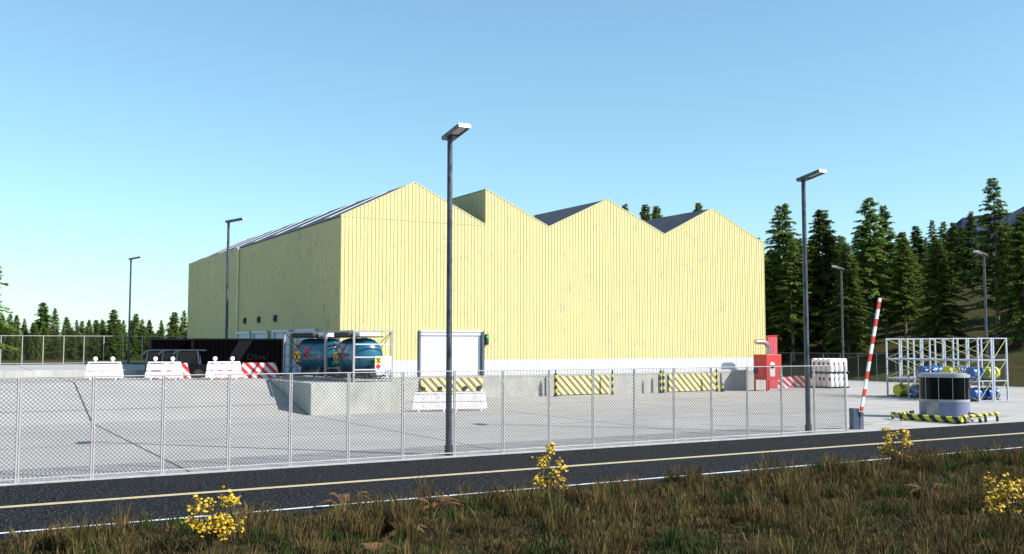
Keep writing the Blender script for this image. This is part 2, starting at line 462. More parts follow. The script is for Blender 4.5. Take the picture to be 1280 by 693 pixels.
# striped dock panels
m_stp = mat('dock_stripes', (.78, .70, .25), .6, var=.08, scale=4)
stripe(m_stp, (.17, .13, .11), (1, 0, 1), .62, .47)
for (a, b, z0, z1) in ((DX0, DX1, .55, 1.50), (41.95, 46.9, .07, 1.50), (53.05, 58.4, .07, 1.50)):
    s = MB(); s.box(a, b, FY-.16, FY-.003, z0, z1)
    so_ = loc_pts(s).build('dock_panel', m_stp, wh)
    if a == DX0:
        for q in (a+.15, a+1.5, a+3.55, a+4.75):
            c = MB(); c.ring([(q, FY-.16, .78), (q, FY-.32, .78)], .15, 12); loc_pts(c).build('bumper', m_rubber, so_)
for a in (41.0, 47.35, 52.1, 58.85):
    pr_ = MB(); pr_.box(a, a+.35, FY-.12, FY-.003, 0, 1.5); loc_pts(pr_).build('dock_pier', m_plinth, wh)
# side vents, dock shutters on the west side
for y in (90.2, 85.7, 80.9):
    s = MB(); s.box(BX0-.12, BX0+.02, y-.3, y+.3, 5.85, 6.4); vo = loc_pts(s).build('vent', m_dark, wh)
    c = MB(); c.prism([(y-.2, 6.35), (y+.05, 5.95), (y+.25, 6.2)], 'x', BX0-.2, BX0-.12); loc_pts(c).build('louvre', m_navy, vo)
for y0 in (70.5, 76.6, 82.7, 88.2):
    s = MB(); s.box(BX0-.12, BX0+.02, y0, y0+4.1, PZ, 4.95); wo = loc_pts(s).build('dock_shutter', m_glassblue, wh)
    c = MB(); c.box(BX0-.28, BX0-.12, y0-.15, y0+4.25, 4.95, 5.15); c.box(BX0-.28, BX0-.12, y0-.25, y0, PZ, 4.95); c.box(BX0-.28, BX0-.12, y0+4.1, y0+4.35, PZ, 4.95)
    loc_pts(c).build('dock_shelter', m_band, wo)
# seam line on the first bays
s = MB(); s.box(BX0, 35.66, FY-.012, FY-.002, 12.93, 12.97); loc_pts(s).build('flashing', m_trim, wh)

# ------------------------------------------------------------------ chain-link fences
def chain_fence(name, label, p0, ang, n, pl, h, period, wr, mw, mp, z=0., group=None, gap=.066, fr=.025):
    t = thing(name, label, 'fence', (p0[0], p0[1], z), ang, group)
    Lf = n*pl; m = MB(); z0, z1 = .10, h-.03; H = z1-z0
    k = -int(H/period)-1
    tri = [(wr*math.cos(q), wr*math.sin(q)) for q in (R(90), R(210), R(330))]
    V = []; F = []
    while k*period < Lf:
        for sgn in (1, -1):
            x0 = k*period; a = Vector((x0, 0, z0)); b = Vector((x0+H, 0, z1))
            if sgn < 0: a, b = Vector((x0, 0, z1)), Vector((x0+H, 0, z0))
            d = b-a; t0 = max(0, -a.x/d.x); t1 = min(1, (Lf-a.x)/d.x)
            if t1 > t0+.01:
                A = a+d*t0; B = a+d*t1; nrm = Vector((-d.z, 0, d.x)).normalized(); n0 = len(V)
                for P in (A, B):
                    for u, v in tri: V.append(P + nrm*u + Vector((0, v + sgn*wr*.6, 0)))
                for q in range(3): F.append((n0+q, n0+(q+1) % 3, n0+3+(q+1) % 3, n0+3+q))
        k += 1
    m.v = [tuple(p) for p in V]; m.f = F; m.m = [0]*len(F)
    m.build('mesh', mw, t, fixn=False)
    proto = None
    for i in range(n+1):
        if proto is None:
            q = MB()
            if gap:
                for s_ in (-1, 1): q.ring([(s_*gap/2, 0, .0), (s_*gap/2, 0, h+.01)], fr, 8)
                q.box(-gap*.8, gap*.8, -.05, .05, 0, .02); q.box(-gap*.6, gap*.6, -.033, -.02, h*.5, h*.5+.05); q.box(-gap*.6, gap*.6, -.033, -.02, h*.86, h*.86+.05)
            else: q.ring([(0, 0, 0), (0, 0, h+.01)], fr, 6)
            proto = q.build('post', mp, t, smooth=True)
        else:
            c = proto.copy(); COL.objects.link(c); c.parent = t; c.location = (i*pl, 0, 0)
    for zz in (h, .10):
        q = MB(); q.ring([(0, 0, zz), (Lf, 0, zz)], fr*.8, 8); q.build('rail', mp, t, smooth=True)
    return t
chain_fence('chain_link_fence', 'tall galvanised chain-link fence along the road kerb', (2.11-16, 32.02), 0, 25, 2.0, 3.0, .126, .0066, m_wire, m_post)
chain_fence('chain_link_fence', 'far chain-link fence in front of the distant trees', (-48.2, 116.4), 0, 60, 2.0, 3.0, .2, .004, m_wiref, m_post, PZ+.12, None, 0, .05)
chain_fence('chain_link_fence', 'dark chain-link fence at the foot of the wooded hill', (88.4, 34), R(90), 48, 2.5, 3.0, .22, .004, m_wiref, m_gatebox, 0, None, 0, .04)

# ------------------------------------------------------------------ street lamps
def make_lamp(arm=1.35):
    t = thing('street_lamp', None, 'street lamp', group='street lamps around the yard')
    p = MB(); p.ring([(0, 0, 0), (0, 0, 11.55)], [.115, .095], 16); p.ring([(0, 0, 0), (0, 0, .35)], .15, 12)
    p.build('pole', m_pole, t, smooth=True)
    hd = MB(); ti = Matrix.Translation((0, 0, 11.5)) @ Matrix.Rotation(R(-11), 4, 'Y')
    hd.box(-.20, 1.12, -.24, -.20, -.02, .12, 0, ti); hd.box(-.20, 1.12, .20, .24, -.02, .12, 0, ti)
    hd.box(-.20, 1.12, -.20, .20, .08, .12, 0, ti); hd.box(1.08, 1.12, -.20, .20, -.02, .08, 0, ti); hd.box(-.20, .26, -.20, .20, -.02, .08, 0, ti)
    ho = hd.build('lamp_head', m_pole, t)
    hc = MB(); hc.box(1.122, 1.145, -.245, .245, -.022, .122, 0, ti); hc.build('end_cap', m_white, ho)
    ln = MB(); ln.box(.261, 1.075, -.195, .195, .03, .077, 0, ti); ln.build('lens', m_lens, ho)
    return t
lamp0 = make_lamp()
# lamp head headings: measured in the photograph
lamps = [
 (16.05, 32.35, 0, -88, 'tall street lamp standing just behind the middle of the roadside fence'),
 (34.26, 32.55, 0, -86, 'tall street lamp behind the right end of the roadside fence near the gate'),
 (18.95, 76.0, PZ, -28, 'black street lamp in front of the shaded yellow side wall'),
 (18.2, 115.3, PZ+.06, -28, 'far street lamp between the distant fence and the warehouse'),
 (78.3, 69.6, 0, 183, 'street lamp behind the stacked white canisters, head pointing left'),
 (76.3, 52.5, 0, 183, 'street lamp behind the pipe rack, head pointing left'),
]
for i, (x, y, z, a, lb) in enumerate(lamps):
    t = lamp0 if i == 0 else copy_tree(lamp0)
    t.location = (x, y, z); t.rotation_euler = (0, 0, R(a)); t['label'] = lb

# ------------------------------------------------------------------ white barriers
m_bpl = mat('barrier_white', (.88, .86, .87), .45, var=.02)
stripe(m_bpl, (.84, .70, .72), (1, 0, 1), .42, .25)
m_pink = mat('barrier_mark', (.84, .66, .70), .5)
def make_barrier(lamps_on):
    t = thing('road_barrier', None, 'barrier')
    b = MB(); W = 1.08
    def panel(z0, z1, w0, w1, d0, d1):
        b.add([(-w0, -d0, z0), (w0, -d0, z0), (w0, d0, z0), (-w0, d0, z0), (-w1, -d1, z1), (w1, -d1, z1), (w1, d1, z1), (-w1, d1, z1)],
              [(3, 2, 1, 0), (4, 5, 6, 7), (0, 1, 5, 4), (1, 2, 6, 5), (2, 3, 7, 6), (3, 0, 4, 7)])
    panel(.12, .50, W+.04, W, .26, .2); panel(.58, .98, W-.02, W-.06, .18, .13); panel(1.04, 1.12, W-.08, W-.12, .12, .11)
    for s_ in (-1, 1):
        b.box(s_*(W-.17)-.12, s_*(W-.17)+.12, -.12, .12, .5, .58); b.box(s_*(W-.17)-.05, s_*(W-.17)+.05, -.1, .1, .98, 1.04)
    b.build('panel', m_bpl, t, bevel=.02)
    for x in (-.75, .75):
        for y in (-.2, .2):
            f = MB(); f.ring([(x, y, 0), (x, y, .13)], .07, 8); f.build('foot', m_white, t)
    for x in (-.42, .42):
        for z in (.30, .80):
            c = MB(); d = .235 if z < .5 else .16
            c.ring([(x, -d-.012, z), (x, -d+.02, z)], .14 if z > .5 else .12, 18); c.build('disc_mark', m_pink, t)
    if lamps_on:
        for x in (-.55, .5):
            c = MB(); c.ring([(x, 0, 1.10), (x, 0, 1.20)], .035, 8); s_ = c.build('lamp_stem', m_white, t)
            d = MB(); d.ring([(x, -.055, 1.30), (x, -.03, 1.30), (x, .03, 1.30), (x, .055, 1.30)], [.10, .135, .135, .10], 18)
            d.build('warning_lamp', m_lampw, t, smooth=True)
    return t
b0 = make_barrier(True)
ups = [(9.05, 66.2, -25, 'white plastic barrier with two lamps, leftmost on the platform edge'),
       (12.32, 64.6, -25, 'white plastic barrier with two lamps, between the other two on the platform edge'),
       (15.7, 63.4, -16, 'white plastic barrier with two lamps, nearest the black container')]
for i, (x, y, a, lb) in enumerate(ups):
    t = b0 if i == 0 else copy_tree(b0); t.location = (x, y, PZ); t.rotation_euler = (0, 0, R(a)); t['label'] = lb; t['group'] = 'white barriers with lamps on the platform'
b1 = make_barrier(False)
for i, (x, y, a, lb) in enumerate([(25.6, 54.0, -22, 'white lampless barrier below the roller door, left of the two'), (27.9, 53.6, -22, 'white lampless barrier below the roller door, behind the lamp pole')]):
    t = b1 if i == 0 else copy_tree(b1); t.location = (x, y, 0); t.rotation_euler = (0, 0, R(a)); t['label'] = lb; t['group'] = 'white barriers below the roller door'

# ------------------------------------------------------------------ striped concrete barriers
m_rst = mat('red_white_stripe', (.60, .60, .60), .8, var=.08)
stripe(m_rst, (.55, .02, .03), (1, 0, 1), .62, .5)
def striped(x, y, z, a, L_, lb):
    t = thing('concrete_barrier', lb, 'barrier', (x, y, z), R(a), 'red and white striped concrete barriers')
    b = MB(); h_ = L_/2; k = .26
    b.add([(-h_, -.32, 0), (h_, -.32, 0), (h_, .32, 0), (-h_, .32, 0), (-h_+.04, -.2, .18), (h_-.04, -.2, .18), (h_-.04, .2, .18), (-h_+.04, .2, .18),
           (-h_+k, -.09, 1.0), (h_-k, -.09, 1.0), (h_-k, .09, 1.0), (-h_+k, .09, 1.0)],
          [(3, 2, 1, 0), (8, 9, 10, 11)]+[(i+o_, (i+1) % 4+o_, (i+1) % 4+4+o_, i+4+o_) for o_ in (0, 4) for i in range(4)])
    b.build('block', m_rst, t, bevel=.015)
striped(18.35, 64.9, PZ, -18, 2.6, 'striped barrier in front of the black container, beside the teal tanks')
striped(13.35, 66.6, PZ, -18, 2.0, 'striped barrier showing behind the middle white barrier')
striped(16.35, 65.6, PZ, -20, 1.9, 'striped barrier half hidden behind the white barrier nearest the container')
striped(67.6, 67.4, 0, -30, 2.4, 'striped barrier right beside the red generator')
striped(71.2, 68.4, 0, -48, 2.0, 'striped barrier between the generator and the lamp pole')

# ------------------------------------------------------------------ black containers
m_cont = mat('container_black', (.0025, .0025, .003), .7, spec=.0, var=.2, scale=2)
m_cgrey = mat('container_grey', (.008, .009, .011), .6, spec=.1, var=.1)
def container(x, y, z, a, L_, lb, deco):
    t = thing('shipping_container', lb, 'container', (x, y, z), R(a), 'black containers beside the warehouse')
    W, H = 2.44, 2.6; b = MB()
    n = int((L_-.3)/.28)
    pts = []
    for i in range(n):
        u = .15 + i*.28; pts += [(u, 0), (u+.14, 0), (u+.16, .03), (u+.26, .03)]
    pts = [(0.15, 0)] + [p for p in pts if p[0] < L_-.15] + [(L_-.15, 0)]
    for side in (0, 1):
        n0 = len(b.v)
        for u, d in pts:
            yy = .04+d if side == 0 else W-.04-d
            b.v += [(u, yy, .15), (u, yy, H-.12)]
        for i in range(len(pts)-1): b.f.append((n0+2*i, n0+2*i+2, n0+2*i+3, n0+2*i+1)); b.m.append(0)
    b.box(.04, .08, .1, W-.1, .15, H-.1); b.box(L_-.08, L_-.04, .1, W-.1, .15, H-.1)
    b.box(.1, L_-.1, .06, W-.06, H-.06, H-.03); b.box(.1, L_-.1, .06, W-.06, .1, .15)
    b.build('shell', m_cont, t)
    f = MB()
    for xx in (0, L_-.15):
        for yy in (0, W-.15): f.box(xx, xx+.15, yy, yy+.15, 0, H)
    for yy in (0, W-.12):
        f.box(.15, L_-.15, yy, yy+.12, 0, .15); f.box(.15, L_-.15, yy, yy+.12, H-.12, H)
    for xx in (0, L_-.12):
        f.box(xx, xx+.12, .15, W-.15, 0, .15); f.box(xx, xx+.12, .15, W-.15, H-.12, H)
    f.build('frame', m_black, t)
    if deco:
        s = MB(); s.prism([(2.15, .75), (2.95, .75), (4.0, H-.14), (3.1, H-.14)], 'y', .02, .036); s.build('side_stripe', m_cgrey, t)
        for body, x_, m_ in (("Dlive'", 3.62, m_cgrey), ('or', 2.5, m_cont)):
            c = bpy.data.curves.new('lettering', 'FONT'); c.body = body; c.size = .62; c.extrude = .006
            o = bpy.data.objects.new('text_source', c); COL.objects.link(o); bpy.context.view_layer.update()
            me = bpy.data.meshes.new_from_object(o.evaluated_get(bpy.context.evaluated_depsgraph_get()))
            me.materials.clear(); me.materials.append(m_); bpy.data.objects.remove(o)
            o = bpy.data.objects.new('lettering', me); COL.objects.link(o); o.parent = t
            o.location = (x_, .011, 1.15); o.rotation_euler = (R(90), 0, 0)
    return t
container(14.75, 68.5, PZ, -13, 6.06, 'black container with a grey diagonal band and faint lettering', True)
container(12.65, 71.6, PZ, -13, 6.06, 'plain black container half hidden behind the lettered one', False)

# ------------------------------------------------------------------ small dark cabs parked left of the container
m_cab = mat('cab_slate', (.05, .06, .08), .3, var=.1, metal=.2)
m_cabg = mat('cab_glass', (.01, .012, .014), .08)
def cab():
    t = thing('yard_tractor', None, 'yard tractor', group='small dark yard tractors in a row')
    b = MB(); b.prism([(-.85, .30), (.95, .30), (.95, .85), (.35, .95), (-.85, .92)], 'y', -.55, .55); b.build('body', m_black, t, bevel=.05)
    # curved roof
    pts = [(-1.02, 1.50), (-.98, 1.66), (-.80, 1.80), (-.5, 1.86), (.80, 1.86), (1.0, 1.84), (1.0, 1.76), (.75, 1.77), (-.48, 1.77), (-.74, 1.70), (-.88, 1.58), (-.92, 1.48)]
    r = MB(); r.prism(pts, 'y', -.62, .62); r.build('roof', m_cab, t, bevel=.02)
    for x0, x1 in ((-.80, -.72), (.62, .50)):
        for y in (-.55, .55):
            p = MB(); p.ring([(x0, y, .9), (x1, y, 1.77)], .055, 6); p.build('pillar', m_cab, t)
    g_ = MB(); g_.prism([(-.72, .95), (.50, .95), (.46, 1.75), (-.64, 1.72)], 'y', -.53, -.51); g_.build('side_window', m_cabg, t)
    g_ = MB(); g_.prism([(-.72, .95), (.50, .95), (.46, 1.75), (-.64, 1.72)], 'y', .51, .53); g_.build('side_window', m_cabg, t)
    s = MB(); s.box(-.2, .3, -.3, .3, .85, 1.05); s.box(.2, .34, -.3, .3, 1.05, 1.5); s.build('seat', m_rubber, t, bevel=.03)
    for x in (-.55, .6):
        for y in (-.5, .5):
            k = MB(); k.ring([(x, y-.1, .3), (x, y+.1, .3)], .30, 18); wo = k.build('wheel', m_rubber, t, smooth=True)
            k = MB(); k.ring([(x, y-.115, .3), (x, y+.115, .3)], .14, 12); k.build('rim', m_cab, wo)
    return t
c0 = cab()
for i, (x, y, lb) in enumerate([(12.85, 68.9, 'dark yard tractor with rounded roof, leftmost of the row of three'), (13.65, 67.9, 'dark yard tractor with rounded roof, between the other two'), (14.4, 67.1, 'dark yard tractor with rounded roof, nearest the container')]):
    t = c0 if i == 0 else copy_tree(c0); t.location = (x, y, PZ); t.rotation_euler = (0, 0, R(-18)); t['label'] = lb

# ------------------------------------------------------------------ tank containers
def tank(L_):
    t = thing('tank_container', None, 'tank container', group='teal tank containers on the platform')
    W, H = 2.36, 3.02; r = .045
    # origin: front-left foot; tank axis along local +Y
    fr_ = MB()
    for x in (0, W):
        for y in (0, L_):
            fr_.box(x-.055, x+.055, y-.055, y+.055, 0, H)
    for y in (0, L_):
        for z in (H-.05, .12): fr_.box(.055, W-.055, y-.05, y+.05, z-.05, z+.05)
    for x in (0, W):
        for z in (H-.05, .12): fr_.box(x-.05, x+.05, .055, L_-.055, z-.05, z+.05)
    fr_.build('frame', m_frame, t)
    ru = MB()
    for y in (0, L_):
        for z in (.72, 1.45, 2.2): ru.box(.055, W-.055, y-.03, y+.03, z-.035, z+.035)
    ru.build('rung', m_galv, t)
    dg = MB()
    for x in (0, W):
        dg.bar((x, .05, .15), (x, L_-.05, H-.08), .020, n=6); dg.bar((x+.03, .05, H-.08), (x+.03, L_-.05, .15), .020, n=6)
    dg.bar((W/2+.3, 0, .15), (W-.05, 0, .75), .025); dg.bar((W/2+.3, .02, 2.1), (W-.05, .02, H-.1), .025)
    dg.build('brace', m_black, t)
    # vessel
    ra = 1.02; zc = 1.55; y0, y1 = .22, L_-.22; ys = []; rs = []
    cap = .95
    for k in range(9):
        q = k/8*math.pi/2; ys.append(y0+cap*(1-math.sin(q)) ); rs.append(max(.02, ra*math.cos(math.pi/2-q) if False else ra*(1-(1-(1-math.sin(q)))**0 if False else ra*0+ra*math.sqrt(max(0, 1-math.sin(q)**2)))))
    prof_ = sorted(zip(ys, rs)); 
    pts = [(W/2, y, zc) for y, _ in prof_]; rad = [max(.02, rr if True else rr) for _, rr in prof_]
    # super-elliptic dish
    rad = [ra*(1-(1-(y-y0)/cap)**2.6)**(1/2.2) if y-y0 < cap else ra for y, _ in prof_]; rad[0] = .02
    pts2 = [(W/2, y1+y0-y, zc) for _, y, _ in reversed(pts)]; rad2 = list(reversed(rad))
    v = MB(); v.ring(pts+pts2, rad+rad2, 40); vo = v.build('tank', m_teal, t, smooth=True)
    for y in (y0+1.1, y1-1.1):
        s = MB(); s.ring([(W/2, y-.04, zc), (W/2, y+.04, zc)], ra+.012, 40); s.build('band', m_teal, vo, smooth=True)
        s = MB(); s.prism([(W/2-.8, .17), (W/2+.8, .17), (W/2+.65, 1.0), (W/2-.65, 1.0)], 'y', y-.06, y+.06); s.build('saddle', m_navy, t)
    # walkway, manhole, cabinet and valve
    s = MB(); s.box(.3, W-.3, .5, L_-.5, zc+ra+.04, zc+ra+.10); s.build('walkway', m_blk, t)
    s = MB(); s.box(.35, 1.15, L_*.42, L_-.3, zc+ra+.10, zc+ra+.36); s.build('hatch_box', m_blk, t, bevel=.04)
    s = MB(); s.box(.7, W-.35, .9, L_*.42-.1, zc+ra+.10, zc+ra+.34); s.build('top_cover', m_white, t, bevel=.03)
    s = MB(); s.ring([(W/2, .1, .5), (W/2, .6, .5), (W/2, .9, .75)], .11, 10); s.ring([(W/2, .05, .5), (W/2, .12, .5)], .19, 12); s.box(W/2-.35, W/2+.1, .15, .5, .17, .62)
    s.build('valve', m_rubber, t, smooth=True)
    s = MB(); s.bar((.2, .3, .3), (W-.2, .3, .34), .05, n=8); s.bar((.25, .4, .25), (.25, L_-.4, .25), .05, n=8); s.build('pipe', m_rubber, t)
    # signs on the front end frame
    s = MB(); s.box(W-.62, W-.05, -.062, -.05, .72, 1.50); so2 = s.build('document_board', m_white, t)
    def stick(parent, c, half, y, kind, flip=False):
        # flat sticker facing -Y
        q = MB()
        if kind == 'x': q.box(c[0]-half, c[0]+half, y-.012, y-.004, c[1]-half, c[1]+half)
        else: q.prism([(c[0], c[1]-half), (c[0]+half, c[1]), (c[0], c[1]+half), (c[0]-half, c[1])], 'y', y-.012, y-.004)
        so3 = q.build('warning_sign', m_yelstk if kind == 'x' else m_redstk, parent)
        q = MB()
        if kind == 'x':
            for s_ in (-1, 1): q.prism([(c[0]-.7*half, c[1]-s_*.7*half+s_*.0-.2*half), (c[0]-.4*half, c[1]-s_*.85*half), (c[0]+.7*half, c[1]+s_*.6*half), (c[0]+.4*half, c[1]+s_*.85*half)], 'y', y-.018, y-.013)
        else: q.prism([(c[0]-.2*half, c[1]-.3*half), (c[0]+.2*half, c[1]-.3*half), (c[0]+.12*half, c[1]+.1*half), (c[0], c[1]+.45*half), (c[0]-.15*half, c[1]+.05*half)], 'y', y-.018, y-.013)
        q.build('symbol', m_blk, so3)
    stick(t, (W-.86, 1.26), .19, -.05, 'x'); 
    q = MB(); q.box(W-1.06, W-.62, -.055, -.045, .68, 1.50); q.build('sign_board', m_white, t)
    stick(t, (W-.86, .90), .19, -.056, 'd')
    # stickers wrapped on the left flank of the tank: facing -X
    def flank(yc, zc_, half, kind):
        n_ = 6; q = MB(); rr = ra+.012
        def pt(dy, dz, e=0):
            z_ = zc_+dz; a_ = math.asin(max(-1, min(1, (z_-zc)/(rr)))); return (W/2-(rr+e)*math.cos(a_), yc+dy, zc+(rr+e)*math.sin(a_))
        if kind == 'x':
            for k in range(n_):
                a_, b_ = -half+2*half*k/n_, -half+2*half*(k+1)/n_
                q.add([pt(-half, a_), pt(half, a_), pt(half, b_), pt(-half, b_)], [(0, 1, 2, 3)])
            so3 = q.build('warning_sign', m_yelstk, vo)
            q = MB(); w_ = half*.22
            for s_ in (-1, 1):
                for k in range(n_):
                    a_, b_ = -half*.75+1.5*half*k/n_, -half*.75+1.5*half*(k+1)/n_
                    q.add([pt(s_*a_-w_, a_, .006), pt(s_*a_+w_, a_, .006), pt(s_*b_+w_, b_, .006), pt(s_*b_-w_, b_, .006)], [(0, 1, 2, 3)])
            q.build('symbol', m_blk, so3)
        elif kind == 'd':
            q.add([pt(0, -half), pt(half*.5, -half*.5), pt(half, 0), pt(half*.5, half*.5), pt(0, half), pt(-half*.5, half*.5), pt(-half, 0), pt(-half*.5, -half*.5)], [tuple(range(8))])
            so3 = q.build('warning_sign', m_redstk, vo)
            q = MB(); q.add([pt(-.2*half, -.3*half, .01), pt(.2*half, -.3*half, .01), pt(.15*half, .1*half, .01), pt(0, .45*half, .01), pt(-.18*half, .1*half, .01)], [(0, 1, 2, 3, 4)]); q.build('symbol', m_blk, so3)
        else:
            u = half/3
            for cy_, cz_, w_, h_ in ((-2, 2, .9, .8), (0, 2.2, .7, .5), (2, 2, .9, .8), (-.9, 1, .5, .9), (1, 1, .5, .9), (0, .2, 2.2, .35), (-1.6, -.6, .5, .8), (0, -.8, .45, 1.1), (1.6, -.6, .5, .8), (-2, -2.2, .9, .5), (0, -2, .5, .6), (2, -2.2, .9, .5)):
                q.add([pt((cy_-w_)*u, (cz_-h_)*u), pt((cy_+w_)*u, (cz_-h_)*u), pt((cy_+w_)*u, (cz_+h_)*u), pt((cy_-w_)*u, (cz_+h_)*u)], [(0, 1, 2, 3)])
            q.build('emblem', m_redstk, vo)
    flank(L_-1.2, zc+.55, .32, 'd'); flank(L_-1.25, zc-.15, .33, 'x'); flank(L_*.5, zc+.12, .36, 'e')
    return t
tb = tank(4.7); tb.location = (20.95, 54.62, PZ); tb['label'] = 'teal tank container nearest the camera, at the platform corner'
ta = copy_tree(tb); ta.location = (21.0, 59.6, PZ); ta.rotation_euler = (0, 0, R(15)); ta['label'] = 'teal tank container standing behind and left of the front one'

# ------------------------------------------------------------------ bollards at docks
m_bol = mat('bollard_stripe', (.55, .52, .03), .5)
stripe(m_bol, (.01, .01, .012), (0, 0, 1), .55, .5)
def bollard(x, y, r, h_, lb):
    t = thing('bollard', lb, 'bollard', (x, y, 0), 0, 'striped bollards at the docks')
    q = MB(); q.ring([(0, 0, 0), (0, 0, h_)], r, 12); q.build('post', m_bol, t, smooth=True)
    q = MB(); q.ring([(0, 0, h_), (0, 0, h_+.25)], r*.4, 8); q.build('rod', m_navy, t)
    q = MB(); q.ring([(0, 0, 0), (0, 0, .05)], r*1.7, 12); q.build('base_plate', m_navy, t)
bollard(41.35, 64.9, .13, 1.75, 'thick black and yellow post left of the middle striped dock')
bollard(46.7, 64.9, .08, 1.85, 'thin black and yellow post right of the middle striped dock')
bollard(51.4, 64.7, .08, 1.85, 'thin black and yellow post left of the right-hand striped dock')
bollard(52.0, 65.1, .10, 1.7, 'black and yellow post touching the right-hand striped dock, thicker of its pair')
bollard(57.4, 64.7, .09, 1.85, 'black and yellow post at the right end of the right-hand dock')
bollard(57.75, 64.4, .13, .5, 'short yellow and black stub near the red generator')

# ------------------------------------------------------------------ generator
def gen():
    t = thing('generator', 'red generator cabinet on legs with a curved exhaust pipe', 'generator', (61.4, 62.9, 0), 0)
    W, D = 1.75, 1.55; b = MB(); b.box(0, W, 0, D, .95, 3.12); b.build('cabinet', m_red, t, bevel=.03)
    for x in (.06, W-.06):
        for y in (.06, D-.06):
            q = MB(); q.box(x-.06, x+.06, y-.06, y+.06, 0, .95); q.build('leg', m_red, t)
    # exhaust
    P = []
    for k in range(9):
        a = k/8*R(100); P.append((-.02-.0+.95-.95*(1-math.cos(0))-.0, 0, 0))
    P = [(1.0, .8, 3.0), (1.0, .8, 3.6)] + [(1.0-.6*(1-math.cos(q)), .8, 3.6+.6*math.sin(q)) for q in [R(x_) for x_ in (18, 36, 54, 72, 90)]] + [(-.45, .8, 4.2)]
    q = MB(); q.ring(P, .22, 14); q.build('exhaust_pipe', mat('exhaust_chrome', (.45, .43, .40), .25, metal=.9), t, smooth=True)
    q = MB(); q.ring([(-.025, .85, 1.6), (-.005, .85, 1.6)], .5, 8); q.build('fan_cover', mat('fan_red', (.70, .03, .03), .4), t)
    q = MB(); q.ring([(-.07, 1.25, 1.7), (-.03, 1.25, 1.7)], .3, 12); q.build('fan', m_blk, t)
    q = MB(); q.box(.35, .95, -.03, -.004, 1.25, 2.2)
    q.ring([(.65, -.03, 2.203), (.65, -.004, 2.203)], .298, 16); q.build('gauge_panel', m_galv, t)
    q = MB()
    q.box(.2, W-.2, D+.01, D+.12, 1.2, 2.8); q.build('radiator', m_dark, t)
    return t
gen()
lt = thing('louvre_panel', 'tall ribbed pink-red panel standing behind the generator', 'panel', (64.95, 66.3, 0), 0)
q = MB(); q.box(0, 1.15, .05, .5, 0, 4.75)
for k in range(7): q.box(.03+k*.16, .12+k*.16, -.03, .05, .1, 4.65)
q.build('housing', m_redbright, lt); q = MB(); q.box(-.03, 1.18, -.04, .52, 4.75, 4.80); q.build('cap', m_redstk, lt)

# ------------------------------------------------------------------ stacked white canisters
m_can = mat('canister_white', (.80, .80, .80), .4, var=.04)
m_lab = mat('canister_label', (.10, .07, .05), .6)
def can():
    t = thing('canister', None, 'canister', group='white canisters stacked on pallets')
    q = MB(); q.ring([(0, 0, 0), (0, 0, .04), (0, 0, 1.08), (0, 0, 1.18), (0, 0, 1.22)], [.31, .33, .33, .27, .12], 18); b = q.build('body', m_can, t, smooth=True)
    for an in (R(205),):
        q = MB(); a0, a1 = an-.35, an+.35
        def P(a, z, e=.336): return (e*math.cos(a), e*math.sin(a), z)
        q.add([P(a0, .62), P(an, .62), P(a1, .62), P(a1, .86), P(an, .86), P(a0, .86)], [(0, 1, 4, 5), (1, 2, 3, 4)]); q.build('label_patch', m_lab, t)
        q = MB(); q.add([P(an, .48, .339), P(an+.42, .6, .339), P(an, .74, .342), P(an-.3, .6, .339)], [(0, 1, 2, 3)]); q.build('hazard_mark', m_redstk, t)
    for z in (.3, .9):
        q = MB(); q.ring([(0, 0, z), (0, 0, z+.03)], .34, 18); q.build('hoop', m_can, t, smooth=True)
    return t
cbase = Vector((70.7, 64.4, 0)); ca = 0.0
cn0 = can(); first = True
for tier in (0, 1):
    p = thing('pallet', ('lower' if tier == 0 else 'upper')+' dark pallet under a tier of white canisters', 'pallet', tuple(cbase+Vector((0, 0, tier*1.36))), ca)
    q = MB()
    for k in range(7): q.box(-.32, 2.12, -.34+k*.355, -.10+k*.355, .10, .13)
    q.build('deck', m_wood, p); q = MB()
    for k in (0, 1, 2): q.box(-.32+k*1.15, -.18+k*1.15, -.34, 2.03, 0, .10)
    q.build('bearer', m_wood, p)
    for i in range(4):
        for j in range(4):
            if tier and (i, j) in (): continue
            v = Matrix.Rotation(ca, 4, 'Z') @ Vector((i*.60, j*.60, tier*1.36+.13)) + cbase
            t = cn0 if first else copy_tree(cn0); first = False
            t.location = v; t.scale = (.87, .87, 1); t.rotation_euler = (0, 0, R(random.Random(i*7+j+tier*31).uniform(-12, 12)))
            row = ['front', 'second', 'third', 'rear'][j]; col = ['left end', 'left middle', 'right middle', 'right end'][i]
            t['label'] = f"white canister, {row} row at the {col}, {'upper' if tier else 'lower'} tier"

# ------------------------------------------------------------------ barrier gate
gt = thing('gate_housing', None, 'x'); bpy.data.objects.remove(gt)
gt = thing('boom_gate', 'raised red and white boom gate at the yard entrance', 'boom gate', (37.55, 32.55, 0), R(-20))
q = MB(); q.box(-.36, -.04, -.15, .22, 0, .98); q.build('housing', m_navy, gt, bevel=.02)
q = MB(); q.box(.0, .2, -.13, .2, 0, .76); q.build('post', m_gatebox, gt, bevel=.015)
m_arm = mat('arm_white', (.8, .8, .8), .45)
stripe(m_arm, (.62, .04, .03), (0, 0, 1), .82, .45, .15)
d0 = Vector((.05, -.17, .85)); d1 = Vector((1.15, -.17, 6.15))
q = MB(); q.bar(d0, d1, .085, n=4); q.build('arm', m_arm, gt); q = MB(); q.ring([(.08, -.2, .72), (.08, .05, .72)], .09, 12); q.build('hub', m_navy, gt)

